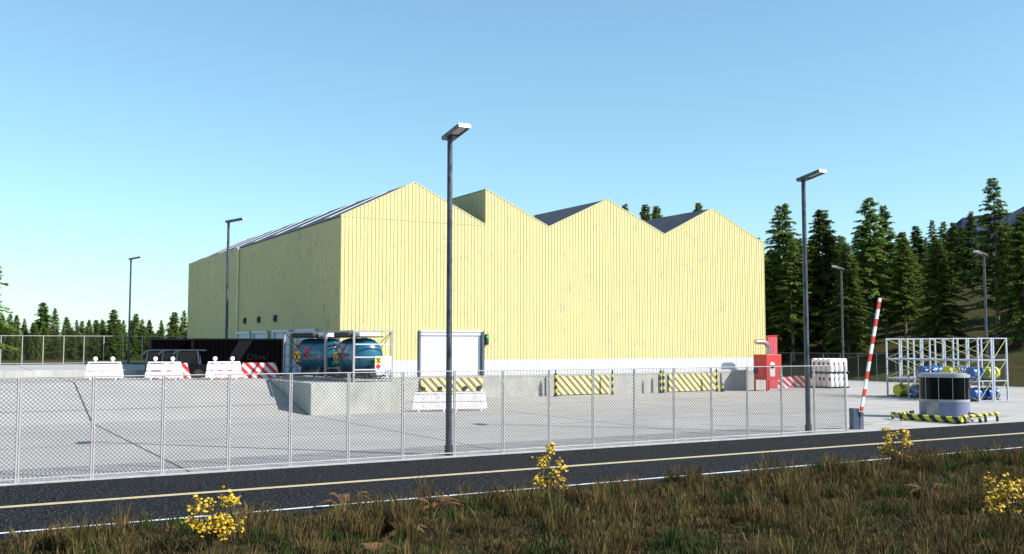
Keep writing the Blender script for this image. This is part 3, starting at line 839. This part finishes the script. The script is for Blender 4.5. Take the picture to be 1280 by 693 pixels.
# ------------------------------------------------------------------ kiosk
ks = thing('guard_booth', 'rounded guard booth with dark glass on a striped island', 'booth', (47.8, 35.55, 0.0), R(-52))
def stadium(r, hx, n=12):
    P = [(hx + r*math.cos(a), r*math.sin(a)) for a in np.linspace(-math.pi/2, math.pi/2, n)] + [(-hx + r*math.cos(a), r*math.sin(a)) for a in np.linspace(math.pi/2, 3*math.pi/2, n)]
    return P
hx = .42; rr = .86
q = MB(); q.prism(stadium(rr+.06, hx+.02), 'z', 0, .12); q.build('base', m_kerb, ks)
q = MB(); q.prism(stadium(rr, hx, 20), 'z', .12, .86); q.build('wall_panel', m_kiosk, ks, smooth=True)
q = MB(); q.prism(stadium(rr+.015, hx, 20), 'z', .86, 1.0); q.build('sill_band', m_kband, ks, smooth=True)
q = MB(); q.prism(stadium(rr-.02, hx, 20), 'z', 1.0, 2.18); q.build('window_glass', m_kglass, ks, smooth=True)
q = MB(); q.prism(stadium(rr+.05, hx, 20), 'z', 2.18, 2.34); q.build('roof', m_kband, ks, smooth=True)
q = MB(); q.prism(stadium(rr-.1, hx, 20), 'z', 2.34, 2.40); q.build('roof_cap', m_kband, ks, smooth=True)
for x in (-.92, -.28, .42, 1.02):
    y = -math.sqrt(max(0, rr**2-max(0, abs(x)-hx)**2)); q = MB(); q.box(x-.016, x+.016, y-.02, y+.04, 1.0, 2.18); q.build('mullion', m_kband, ks)
q = MB(); q.box(-.90, -.28, -rr-.02, -rr+.2, .12, .98); do = q.build('door_panel', m_kdoor, ks)
q = MB(); q.box(-.38, -.34, -rr-.05, -rr-.02, .6, .72); q.build('handle', m_galv, do)
# island
isl = MB(); isl.prism([(44.3, 35.2), (44.5, 32.2), (49.2, 33.4), (51.0, 35.5), (49.8, 37.6), (46.3, 37.4)], 'z', 0, .10); tag(isl.build('traffic_island', m_kerb), kind='structure')
stripe(m_haz, (.50, .47, .04), (1, 0, 1), .62, .5)
def hbar(lb, p0, p1, r, legs=True):
    p0 = Vector(p0); p1 = Vector(p1); d = p1-p0; L_ = d.length
    t = thing('hazard_rail', lb, 'hazard rail', p0, math.atan2(d.y, d.x), 'black and yellow rails round the guard booth')
    q = MB(); q.ring([(0, 0, 0), (L_, 0, d.z)], r, 10); q.build('bar', m_haz, t, smooth=True)
    if legs:
        for u in (.08, .92):
            q = MB(); q.ring([(L_*u, 0, -p0.z), (L_*u, 0, 0)], r*.8, 8); q.build('foot', m_haz, t)
hbar('thick hazard rail across the front of the booth island', (43.95, 35.1, .19), (44.35, 31.95, .19), .17, False)
hbar('short hazard rail at the left end of the island', (44.35, 36.2, .30), (43.8, 35.15, .30), .09)
hbar('thin hazard rail behind the left side of the booth', (45.1, 36.1, .28), (46.7, 36.7, .28), .07)
hbar('hazard rail at the right end of the island, along the road', (44.4, 31.95, .38), (46.0, 32.05, .38), .085)
hbar('hazard rail at the right end of the island, pointing at the rack', (46.2, 32.05, .40), (47.7, 32.3, .40), .08)
hbar('hazard rail joining the roadside rails to the booth', (46.1, 32.2, .34), (47.2, 33.6, .34), .075)
m_hl = mat('painted_hazard', (.55, .50, .20), .8, var=.2); stripe(m_hl, (.10, .10, .10), (1, 0, 0), 2.2, .45)
mk = MB()
mk.box(37.2, 44.2, 34.25, 34.38, 0, .004); mk.box(49.6, 80, 34.2, 34.33, 0, .004)
tag(mk.build('yard_marking', m_hl), kind='structure')

# ------------------------------------------------------------------ racks and drums
rk = thing('storage_rack', 'tall grey storage rack with yellow cross braces holding drums', 'rack', (62.35, 43.6, 0), R(-6.0))
UH = 4.45
rows = (0.0, 1.30, 1.48, 2.78); bays = (0, 2.1, 4.2, 6.3, 8.4)
for x in rows:
    for y in bays:
        q = MB(); q.box(x-.055, x+.055, y-.045, y+.045, 0, UH); q.box(x-.1, x+.1, y-.1, y+.1, 0, .015); q.build('upright', m_rack, rk)
for y in bays:
    for x0, x1 in ((rows[0], rows[1]), (rows[2], rows[3])):
        for z in (.08, 1.45, 2.9, UH-.05):
            q = MB(); q.box(x0+.055, x1-.055, y-.03, y+.03, z-.035, z+.035); q.build('crossbar', m_rack, rk)
        if y > 0: continue
        q = MB()
        zz = [.1, 1.0, 1.45, 2.2, 2.9, 3.6, 4.4]
        for i in range(3):
            z = .15+i*1.45; q.bar((x0+.06, y-.02, z), (x1-.06, y-.02, z+1.3), .022)
        q.build('end_brace', m_brace, rk)
for x in rows:
    for y0, y1 in zip(bays, bays[1:]):
        q = MB()
        for z in (1.40, 2.86):
            q.box(x-.03, x+.03, y0+.046, y1-.046, z-.05, z+.05)
        q.build('beam', m_rack, rk)
for x in (rows[0]+.06, rows[2]+.06):
    for y0 in (0, 4.2):
        for k in range(3):
            z0 = .1+k*1.45; q = MB()
            q.bar((x, y0+.06, z0), (x, y0+4.14, z0+1.35), .024); q.bar((x+.05, y0+.06, z0+1.35), (x+.05, y0+4.14, z0), .024); q.build('cross_brace', m_brace, rk)
def drum(col):
    t = thing(('blue' if col is m_blue else 'yellow')+'_drum', None, 'drum', group='drums lying on the storage rack')
    q = MB(); q.ring([(0, 0, 0), (.03, 0, 0), (.5, 0, 0), (1.0, 0, 0), (1.03, 0, 0)], [.40, .43, .43, .43, .40], 22); q.build('shell', col, t, smooth=True)
    for x in (.33, .70):
        q = MB(); q.ring([(x-.03, 0, 0), (x+.03, 0, 0)], .442, 22); q.build('hoop', m_navy, t, smooth=True)
    q = MB(); q.ring([(-.015, .22, .15), (.0, .22, .15)], .05, 8); q.build('bung', m_redstk, t)
    q = MB()
    for y in (-.42, .42): q.box(.05, 1.0, y-.03, y+.03, -.45, -.38)
    for x in (.1, .9): q.box(x-.04, x+.04, -.46, .46, -.50, -.451)
    q.build('cradle', m_wood, t)
    return t
db = drum(m_blue); dy = drum(m_yell); fb = fy = True
RR = Matrix.Rotation(R(-6), 4, 'Z'); rb = Vector((62.35, 43.6, 0))
for k, (x, y, z, c, lb) in enumerate([
    (.12, .85, 1.97, 'b', 'blue drum on the raised shelf at the near end of the rack'),
    (1.62, .85, 1.97, 'y', 'yellow drum on the raised shelf at the far right'),
    (.12, 2.9, 1.97, 'y', 'yellow drum on the raised shelf above the booth roof'),
    (1.62, 3.4, 1.97, 'b', 'blue drum on the raised shelf in the back row'),
    (.12, 5.2, 1.97, 'b', 'blue drum on the raised shelf above the left side of the booth'),
    (1.62, 5.7, 1.97, 'b', 'second blue drum in the back row of the raised shelf'),
    (.12, .8, .52, 'b', 'blue drum on the ground at the near end of the rack'),
    (1.62, .9, .52, 'b', 'blue drum on the ground in the back row at the near end'),
    (.12, 2.0, .52, 'b', 'blue drum on the ground right of the booth'),
    (.12, 5.9, .52, 'b', 'blue drum on the ground just left of the booth'),
    (.12, 7.6, .52, 'y', 'yellow drum on the ground at the left end of the rack'),
    (1.62, 7.4, .52, 'y', 'yellow drum on the ground in the back row at the left end')]):
    if c == 'b': t = db if fb else copy_tree(db); fb = False
    else: t = dy if fy else copy_tree(dy); fy = False
    t.location = RR @ Vector((x, y, z)) + rb; t.rotation_euler = (0, 0, R(-6)); t['label'] = lb
# shelf decks
for y0, y1 in zip(bays, bays[1:]):
    for x0 in (rows[0], rows[2]):
        q = MB(); q.box(x0+.035, x0+1.26, y0+.06, y1-.06, 1.435, 1.46); q.build('shelf', m_rack, rk)

# ------------------------------------------------------------------ conifers
def conifer(seed, H, Rf=.16, bare=.12, dens=1., droop=.3, taper=.8):
    r = np.random.default_rng(seed)
    z0 = H*bare; V = []; Q = []; C = []
    z = z0; nb_ = []
    while z < H*.985:
        t = (z-z0)/(H-z0)
        L_ = H*Rf*1.36*((1-t)**taper)*(.35+.65*min(1, t/.12+.3)) + .18
        n = int(r.integers(5, 8))
        for k in range(n):
            if r.random() < .10: continue
            nb_.append((z + r.normal()*.12, r.random()*2*math.pi, L_*r.uniform(.45, 1.28), t))
        z += (.22 + .24*(1-t))*(H/18)**.5/dens
    for zb, a, L_, t in nb_:
        n = max(8, int(L_*30*dens)); s = np.sort(r.uniform(.12, 1, n))
        up = .25+.5*t; dr_ = droop*(1.1-t)
        px = L_*s; pz = L_*(up*s - (dr_+up*.75)*s*s) + .10*L_*np.maximum(0, s-.8)*3
        ca_, sa = math.cos(a), math.sin(a)
        B = np.stack([px*ca_, px*sa, zb+pz], 1) + r.normal(size=(n, 3))*.04
        side = r.choice([-1, 1], n)*r.uniform(.35, 1.15, n)
        dirx = np.cos(a+side); diry = np.sin(a+side); dz = r.uniform(-.55, .18, n)
        D = np.stack([dirx, diry, dz], 1); D /= np.linalg.norm(D, axis=1)[:, None]
        ln = r.uniform(.34, .80, n)*(.75+.35*min(L_/2, 1.2))*(1.15-s*.55)
        Wd = np.cross(D, r.normal(size=(n, 3))*.5+np.array([0, 0, 1.])); Wd /= np.linalg.norm(Wd, axis=1)[:, None]
        wd = ln*r.uniform(.24, .42, n)
        p0 = B; p1 = B+D*(ln*.45)[:, None]+Wd*(wd*.5)[:, None]; p2 = B+D*ln[:, None]+np.array([0, 0, -.06]); p3 = B+D*(ln*.45)[:, None]-Wd*(wd*.5)[:, None]
        b0_ = sum(len(x) for x in V)
        V.append(np.stack([p0, p1, p2, p3], 1).reshape(-1, 3))
        Q.append(b0_+np.arange(n*4).reshape(-1, 4))
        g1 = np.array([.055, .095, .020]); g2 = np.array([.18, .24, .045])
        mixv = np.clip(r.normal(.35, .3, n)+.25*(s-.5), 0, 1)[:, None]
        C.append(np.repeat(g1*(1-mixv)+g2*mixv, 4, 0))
    V = np.concatenate(V); Q = np.concatenate(Q); C = np.concatenate(C)
    t = thing('conifer_tree', None, 'tree')
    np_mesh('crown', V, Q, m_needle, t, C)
    k = MB(); bend = r.normal(size=2)*.01*H
    k.ring([(0, 0, -1.0), (0, 0, .4), (bend[0]*.5, bend[1]*.5, H*.5), (0, 0, H*.97)], [H*.016+.05, H*.013+.03, H*.008+.02, .02], 8)
    for zb, a, L_, tt in nb_[::2]:
        e = .55*L_; up = .25+.5*tt
        k.bar((0, 0, zb), (e*math.cos(a), e*math.sin(a), zb+e*(up*.55-.1)), .018+.01*L_, n=3)
    # dead twigs below the crown
    for i in range(int(10*bare*4)):
        a = r.random()*6.28; zz = r.uniform(.3, 1)*z0; e = r.uniform(.4, 1.1); k.bar((0, 0, zz), (e*math.cos(a), e*math.sin(a), zz-.1), .018, n=3)
    k.build('trunk', m_rust, t, smooth=True, fixn=False)
    t['H'] = H
    return t
VAR = [conifer(1, 19, .155, .22, 1.0, .30, .75), conifer(2, 18, .17, .08, 1.15, .35, .7), conifer(3, 20, .15, .14, 1.0, .28, .85),
       conifer(4, 17, .19, .05, 1.2, .40, .65), conifer(5, 21, .14, .25, .95, .25, .9), conifer(6, 16, .16, .06, 1.2, .3, .8)]
used = [False]*len(VAR)
def plant(x, y, H, v, lb, grp, rz=None):
    t = VAR[v] if not used[v] else copy_tree(VAR[v]); used[v] = True
    zg = float(terr(x, y)); s = H/VAR[v]['H']
    t.location = (x, y, zg-.1); t.scale = (s, s, s); t.rotation_euler = (0, 0, rz if rz is not None else (x*7.3+y*3.1) % 6.28)
    t['label'] = lb
    if grp: t['group'] = grp
    elif 'group' in t: del t['group']
    return t
def at(px, D):
    lat = (px-640)/1243*D*1.0; F = D
    return F*.5+lat*.8660, F*.8660-lat*.5
def by_top(px, ty, D, v, lb, grp=None):
    x, y = at(px, D); zt = 3.9375+(431.5-ty)*D/1243.*1.0
    return plant(x, y, max(4, zt-float(terr(x, y))), v, lb, grp)
G1 = 'conifers on the hillside right of the warehouse'
near = [
 (980, 251, 136, 0, 'slender conifer with bare lower trunk next to the warehouse corner'),
 (1030, 258, 132, 1, 'bushy conifer just right of the roadside lamp pole'),
 (1089, 243, 128, 0, 'tallest conifer above the raised boom gate'),
 (1108, 254, 131, 2, 'conifer close against the right of the tallest one above the boom gate'),
 (1174, 297, 118, 3, 'broad low-crowned conifer behind the middle of the storage rack'),
 (1246, 217, 114, 4, 'very tall conifer at the right, with its trunk showing through'),
 (1281, 262, 110, 1, 'conifer cut by the right edge of the picture'),
 (1060, 303, 124, 5, 'short bright conifer between the bushy one and the boom gate'),
 (1130, 288, 138, 3, 'dense conifer left of the broad low-crowned one'),
 (1217, 262, 150, 2, 'pale slender conifer just left of the very tall one'),
 (1148, 280, 165, 1, 'dark conifer standing on the ridge left of three alike'),
 (1000, 296, 150, 3, 'dark conifer hidden behind the slender one by the warehouse'),
]
for a in near: by_top(*a, grp=G1)
rg = random.Random(11)
ORD = ['first', 'second', 'third', 'fourth', 'fifth', 'sixth', 'seventh', 'eighth', 'ninth', 'tenth', 'eleventh', 'twelfth', 'thirteenth', 'fourteenth', 'fifteenth', 'sixteenth', 'seventeenth', 'eighteenth']
for i, (px, ty) in enumerate(sorted([(1168, 273), (1182, 275), (1195, 276), (1073, 290), (962, 314), (1044, 298), (1016, 300), (1262, 276), (1232, 285), (1205, 282)])):
    by_top(px, ty, rg.uniform(168, 190), rg.randrange(6), 'dark conifer on the hillside skyline, %s of them from the left' % ORD[i], 'dark conifers on the hillside skyline')
for i in range(78):
    px = rg.uniform(955, 1420); D = rg.uniform(125, 225)
    by_top(px, rg.uniform(292, 330), D, rg.randrange(6), 'shaded conifer deep in the hillside wood', 'shaded conifers deep in the hillside wood')
for i in range(12):
    px = 1300+i*26; by_top(px, rg.uniform(225, 290), rg.uniform(112, 130), rg.randrange(6), 'conifer of the hillside wood beyond the right edge', 'conifers beyond the right edge')
for px, ty, D, v, lb in [(782, 252, 262, 4, 'sparse treetop over the third gable, apart from its two neighbours'), (808, 254, 268, 5, 'left of the two dark treetops touching over the third gable'),
                      (822, 256, 274, 5, 'right of the two dark treetops touching over the third gable'), (875, 252, 262, 5, 'small treetop over the ridge of the last gable'), (949, 296, 225, 5, 'treetop just over the right eave of the warehouse')]:
    by_top(px, ty, D, v, lb)
# left line beyond the far fence
lefts = [(3, 393), (13, 391), (21, 393), (31, 397), (54, 377), (69, 384), (84, 395), (103, 400), (112, 399), (128, 398), (142, 386), (155, 399), (170, 391), (178, 398), (187, 399), (202, 399), (218, 389), (230, 387)]
for i, (px, ty) in enumerate(lefts):
    lb = 'tallest conifer in the distant line behind the far fence' if i == 4 else 'distant conifer rising over the far fence, %s treetop from the left' % ORD[i]
    by_top(px, ty, rg.uniform(165, 185), (i*5+1) % 6, lb, None if i == 4 else 'distant conifers behind the far fence')
for i in range(44):
    px = -90+i*8.2+rg.uniform(-3, 3); by_top(px, rg.uniform(398, 416), rg.uniform(150, 215), rg.randrange(6), 'low distant conifer filling the line behind the far fence', 'low conifers filling the distant line')
for i in range(42):
    px = -110+i*9+rg.uniform(-4, 4); by_top(px, rg.uniform(404, 422), rg.uniform(136, 150), rg.choice((1, 3, 5)), 'young distant conifer close behind the far fence', 'young conifers close behind the far fence')
x_, y_ = at(-24, 76); plant(x_, y_, 13.6, 4, 'near conifer whose branch tips reach in at the left edge', None)
VARU = [v for v, u in zip(VAR, used) if not u]

# ------------------------------------------------------------------ roadside vegetation
rng = np.random.default_rng(21)
def scatter(xr, yr, dens):
    n = int((xr[1]-xr[0])*(yr[1]-yr[0])*dens)
    P = np.stack([rng.uniform(*xr, n), rng.uniform(*yr, n)], 1)
    D = P[:, 1]*.866+P[:, 0]*.5; lat = P[:, 0]*.866-P[:, 1]*.5
    return P[(D > 14.5) & (np.abs(lat) < .53*D+2.5)]
def clump_noise(P, sc_, sd):
    return np.array([mnoise.noise(Vector((p[0]*sc_+sd, p[1]*sc_, sd))) for p in P])
def grass(name, P, hmin, hmax, nb, spread, lean, cols, wid, hn=None, seed=0, plume=0.):
    r = np.random.default_rng(seed); nt_ = len(P)
    hts = r.uniform(hmin, hmax, nt_)*(1 if hn is None else hn)
    T = np.repeat(np.arange(nt_), nb); n = len(T)
    an = r.uniform(0, 2*math.pi, n); ro = spread*np.sqrt(r.random(n)); h_ = hts[T]*r.uniform(.45, 1.1, n)
    bx = P[T, 0]+ro*np.cos(an); by = P[T, 1]+ro*np.sin(an); bz = terr(bx, by)
    la = an+r.normal(size=n)*.7; le = lean*h_*r.uniform(.1, 1, n)
    w_ = wid*r.uniform(.6, 1.4, n); wa = r.uniform(0, math.pi, n); wx, wy = np.cos(wa)*w_/2, np.sin(wa)*w_/2
    def lvl(f, bend, ws): 
        cx_ = bx+np.cos(la)*le*bend; cy_ = by+np.sin(la)*le*bend; cz_ = bz+h_*f
        return np.stack([cx_-wx*ws, cy_-wy*ws, cz_], 1), np.stack([cx_+wx*ws, cy_+wy*ws, cz_], 1)
    a0, b0_ = lvl(0, 0, .8); a1, b1 = lvl(.5, .25, 1.0); a2, b2 = lvl(.82, .62, .9+plume); tip, _ = lvl(1, 1, 0)
    V = np.stack([a0, b0_, a1, b1, a2, b2, tip], 1).reshape(-1, 3); o_ = (np.arange(n)*7)[:, None]
    Q = np.concatenate([o_+np.array([[0, 1, 3, 2]]), o_+np.array([[2, 3, 5, 4]])]); Tt = o_+np.array([[4, 5, 6]])
    cols = np.array(cols); ci_ = r.integers(0, len(cols), nt_)[T]; sw_ = r.random(n) < .3; ci_ = np.where(sw_, r.integers(0, len(cols), n), ci_)
    C = cols[ci_]*r.uniform(.6, 1.4, n)[:, None]*np.array([1.04, .98, .66])
    return tag(np_mesh(name, V, Q, m_grass, None, np.repeat(C, 7, 0), Tt), kind='stuff')
P = scatter((-14, 50), (5, 22.9), 15)
cn = clump_noise(P, .9, 3.3); keep = rng.random(len(P)) < np.clip(.36+1.9*cn, .05, 1)*np.where(P[:, 1] > 22, .55, 1)
P1 = P[keep]; hn = np.clip(.85+1.3*clump_noise(P1, .8, 9.1), .35, 1.6)
grass('dry_grass', P1, .27, .62, 34, .13, .45, [(.105, .078, .040), (.15, .115, .062), (.07, .052, .027), (.088, .056, .030), (.062, .060, .027)], .010, hn, 1, .5)
P2 = P[rng.random(len(P)) < np.clip(.04+.8*clump_noise(P, .6, 17.), 0, .6)]
grass('green_grass', P2, .16, .46, 26, .12, .5, [(.028, .058, .014), (.04, .068, .02), (.022, .046, .012)], .014, None, 2)
P3 = scatter((-14, 50), (5, 22.95), 40)
grass('low_litter', P3, .05, .16, 12, .12, 1.6, [(.06, .046, .026), (.04, .034, .018), (.03, .036, .014), (.09, .07, .045)], .016, None, 3)
# a few trailing bits over the road edge
P4 = np.stack([rng.uniform(-6, 42, 60), rng.uniform(22.9, 23.5, 60)], 1)
grass('edge_grass', P4, .2, .5, 22, .09, .5, [(.14, .105, .055), (.07, .085, .035)], .011, None, 4, .4)

m_petal = mat('petal_yellow', (.58, .36, .008), .6, var=.35, scale=12)
m_stem = mat('stem_olive', (.13, .10, .035), .8, var=.3, scale=8)
def flower_plant(x, y, H, W, seed, lb):
    r = random.Random(seed); t = thing('flowering_shrub', lb, 'plant', (x, y, float(terr(x, y))), 0, 'yellow flowering shrubs along the road')
    st = MB(); fl = MB(); lf = MB()
    for i in range(28):
        a = r.uniform(0, 6.28); ro = W*1.15*math.sqrt(r.random()); hh = H*r.uniform(.25, 1.05)*(1-.15*ro/W)
        tip = Vector((ro*math.cos(a), ro*math.sin(a), hh)); mid = Vector((tip.x*.35, tip.y*.35, hh*.55))
        st.ring([(0.04*math.cos(a), .04*math.sin(a), 0), mid, tip], [.010, .007, .004], 4)
        for k in range(30):
            u = r.uniform(.15, 1); b = mid*min(1, u*2) if u < .5 else mid.lerp(tip, u*2-1)
            d = Vector((r.uniform(-1, 1), r.uniform(-1, 1), r.uniform(.2, 1))).normalized()*r.uniform(.05, .11); s_ = d.cross(Vector((0, 0, 1))).normalized()*.010
            lf.add([b-s_, b+s_, b+d], [(0, 1, 2)])
        for k in range(r.randint(9, 20)):
            c = tip+Vector((r.gauss(0, .062), r.gauss(0, .062), r.gauss(0, .055)-.02)); st.bar(tip-Vector((0, 0, .12)), c, .0025, n=3)
            rr_ = r.uniform(.024, .044); up = Vector((r.gauss(0, .6), r.gauss(0, .6)-.3, 1)).normalized(); u = up.cross(Vector((1, .2, 0))).normalized(); v = up.cross(u)
            n = 7; fl.add([c+up*.012]+[c+(u*math.cos(6.283*j/n)+v*math.sin(6.283*j/n))*rr_ for j in range(n)]+[c-up*.02], [(0, 1+j, 1+(j+1) % n) for j in range(n)]+[(n+1, 1+(j+1) % n, 1+j) for j in range(n)])
    st.build('stems', m_stem, t, fixn=False); tag(fl.build('flowers', m_petal, t, fixn=False), kind='stuff'); lf.build('leaves', m_stem, t, fixn=False)
def gp(px, D): return at(px, D)
for px, D, H, W, sd, lb in [(270, 19.2, 1.30, .44, 1, 'yellow flowering shrub near the bottom left, largest of the four'), (683, 26.2, 1.50, .40, 2, 'yellow flowering shrub at the middle of the road edge'),
                            (1117, 33.5, 1.36, .46, 3, 'yellow flowering shrub at the road edge below the guard booth'), (1256, 21.8, 1.30, .48, 4, 'yellow flowering shrub at the right edge of the grass')]:
    x, y = at(px, D); flower_plant(x, y, H, W, sd, lb)

m_fern = mat('fern_rust', (.15, .072, .020), .8, var=.3, scale=9)
def fern(x, y, H, L_, seed, lb, n=7, dirs=None):
    r = random.Random(seed); t = thing('withered_fern', lb, 'plant', (x, y, float(terr(x, y))), 0, 'withered rust-brown ferns in the grass')
    st = MB(); lf = MB()
    for i in range(n):
        a = dirs[i] if dirs else r.uniform(0, 6.28); ll = L_*r.uniform(.7, 1.1); hh = H*r.uniform(.7, 1.1); P = []
        for k in range(13):
            u = k/12; P.append(Vector((ll*u**1.1*math.cos(a), ll*u**1.1*math.sin(a), hh*(1-(1-min(1, u*1.5))**2) - hh*.35*max(0, u-.6)**1.5*3)))
        st.ring(P, [.006*(1-.7*k/12) for k in range(13)], 4)
        for k in range(2, 13):
            for sub in (0, .5):
                b = P[k]+(P[k]-P[k-1])*sub; f = (P[k]-P[k-1]).normalized(); sd_ = f.cross(Vector((0, 0, 1))).normalized()
                for s_ in (-1, 1):
                    l2 = .17*math.sin(min(1, k/12*1.1)*3.0)+.03; d = (sd_*s_*.8+f*.6+Vector((0, 0, -.25))).normalized()*l2; w_ = f*.010
                    lf.add([b-w_, b+w_, b+d*.6+w_*.9, b+d, b+d*.6-w_*.9], [(0, 1, 2, 3, 4)])
    st.build('stalk', m_fern, t, fixn=False); lf.build('fronds', m_fern, t, fixn=False)
for px, D, H, L_, sd, n, dirs, lb in [
    (437, 24.4, .62, .75, 1, 6, [2.7, 2.9, .1, .3, -.2, 1.4], 'withered fern with one long arching frond over the road edge'),
    (545, 24.0, .35, .6, 2, 6, None, 'low withered fern in the grass just right of the arching one'),
    (505, 20.6, .38, .55, 3, 6, None, 'withered fern leaning at the centre of the grass'),
    (470, 18.7, .30, .45, 4, 6, None, 'withered fern at the bottom edge left of centre'),
    (1155, 26.0, .35, .7, 5, 7, None, 'withered fern in the grass on the right')]:
    x, y = at(px, D); fern(x, y, H, L_, sd, lb, n, dirs)
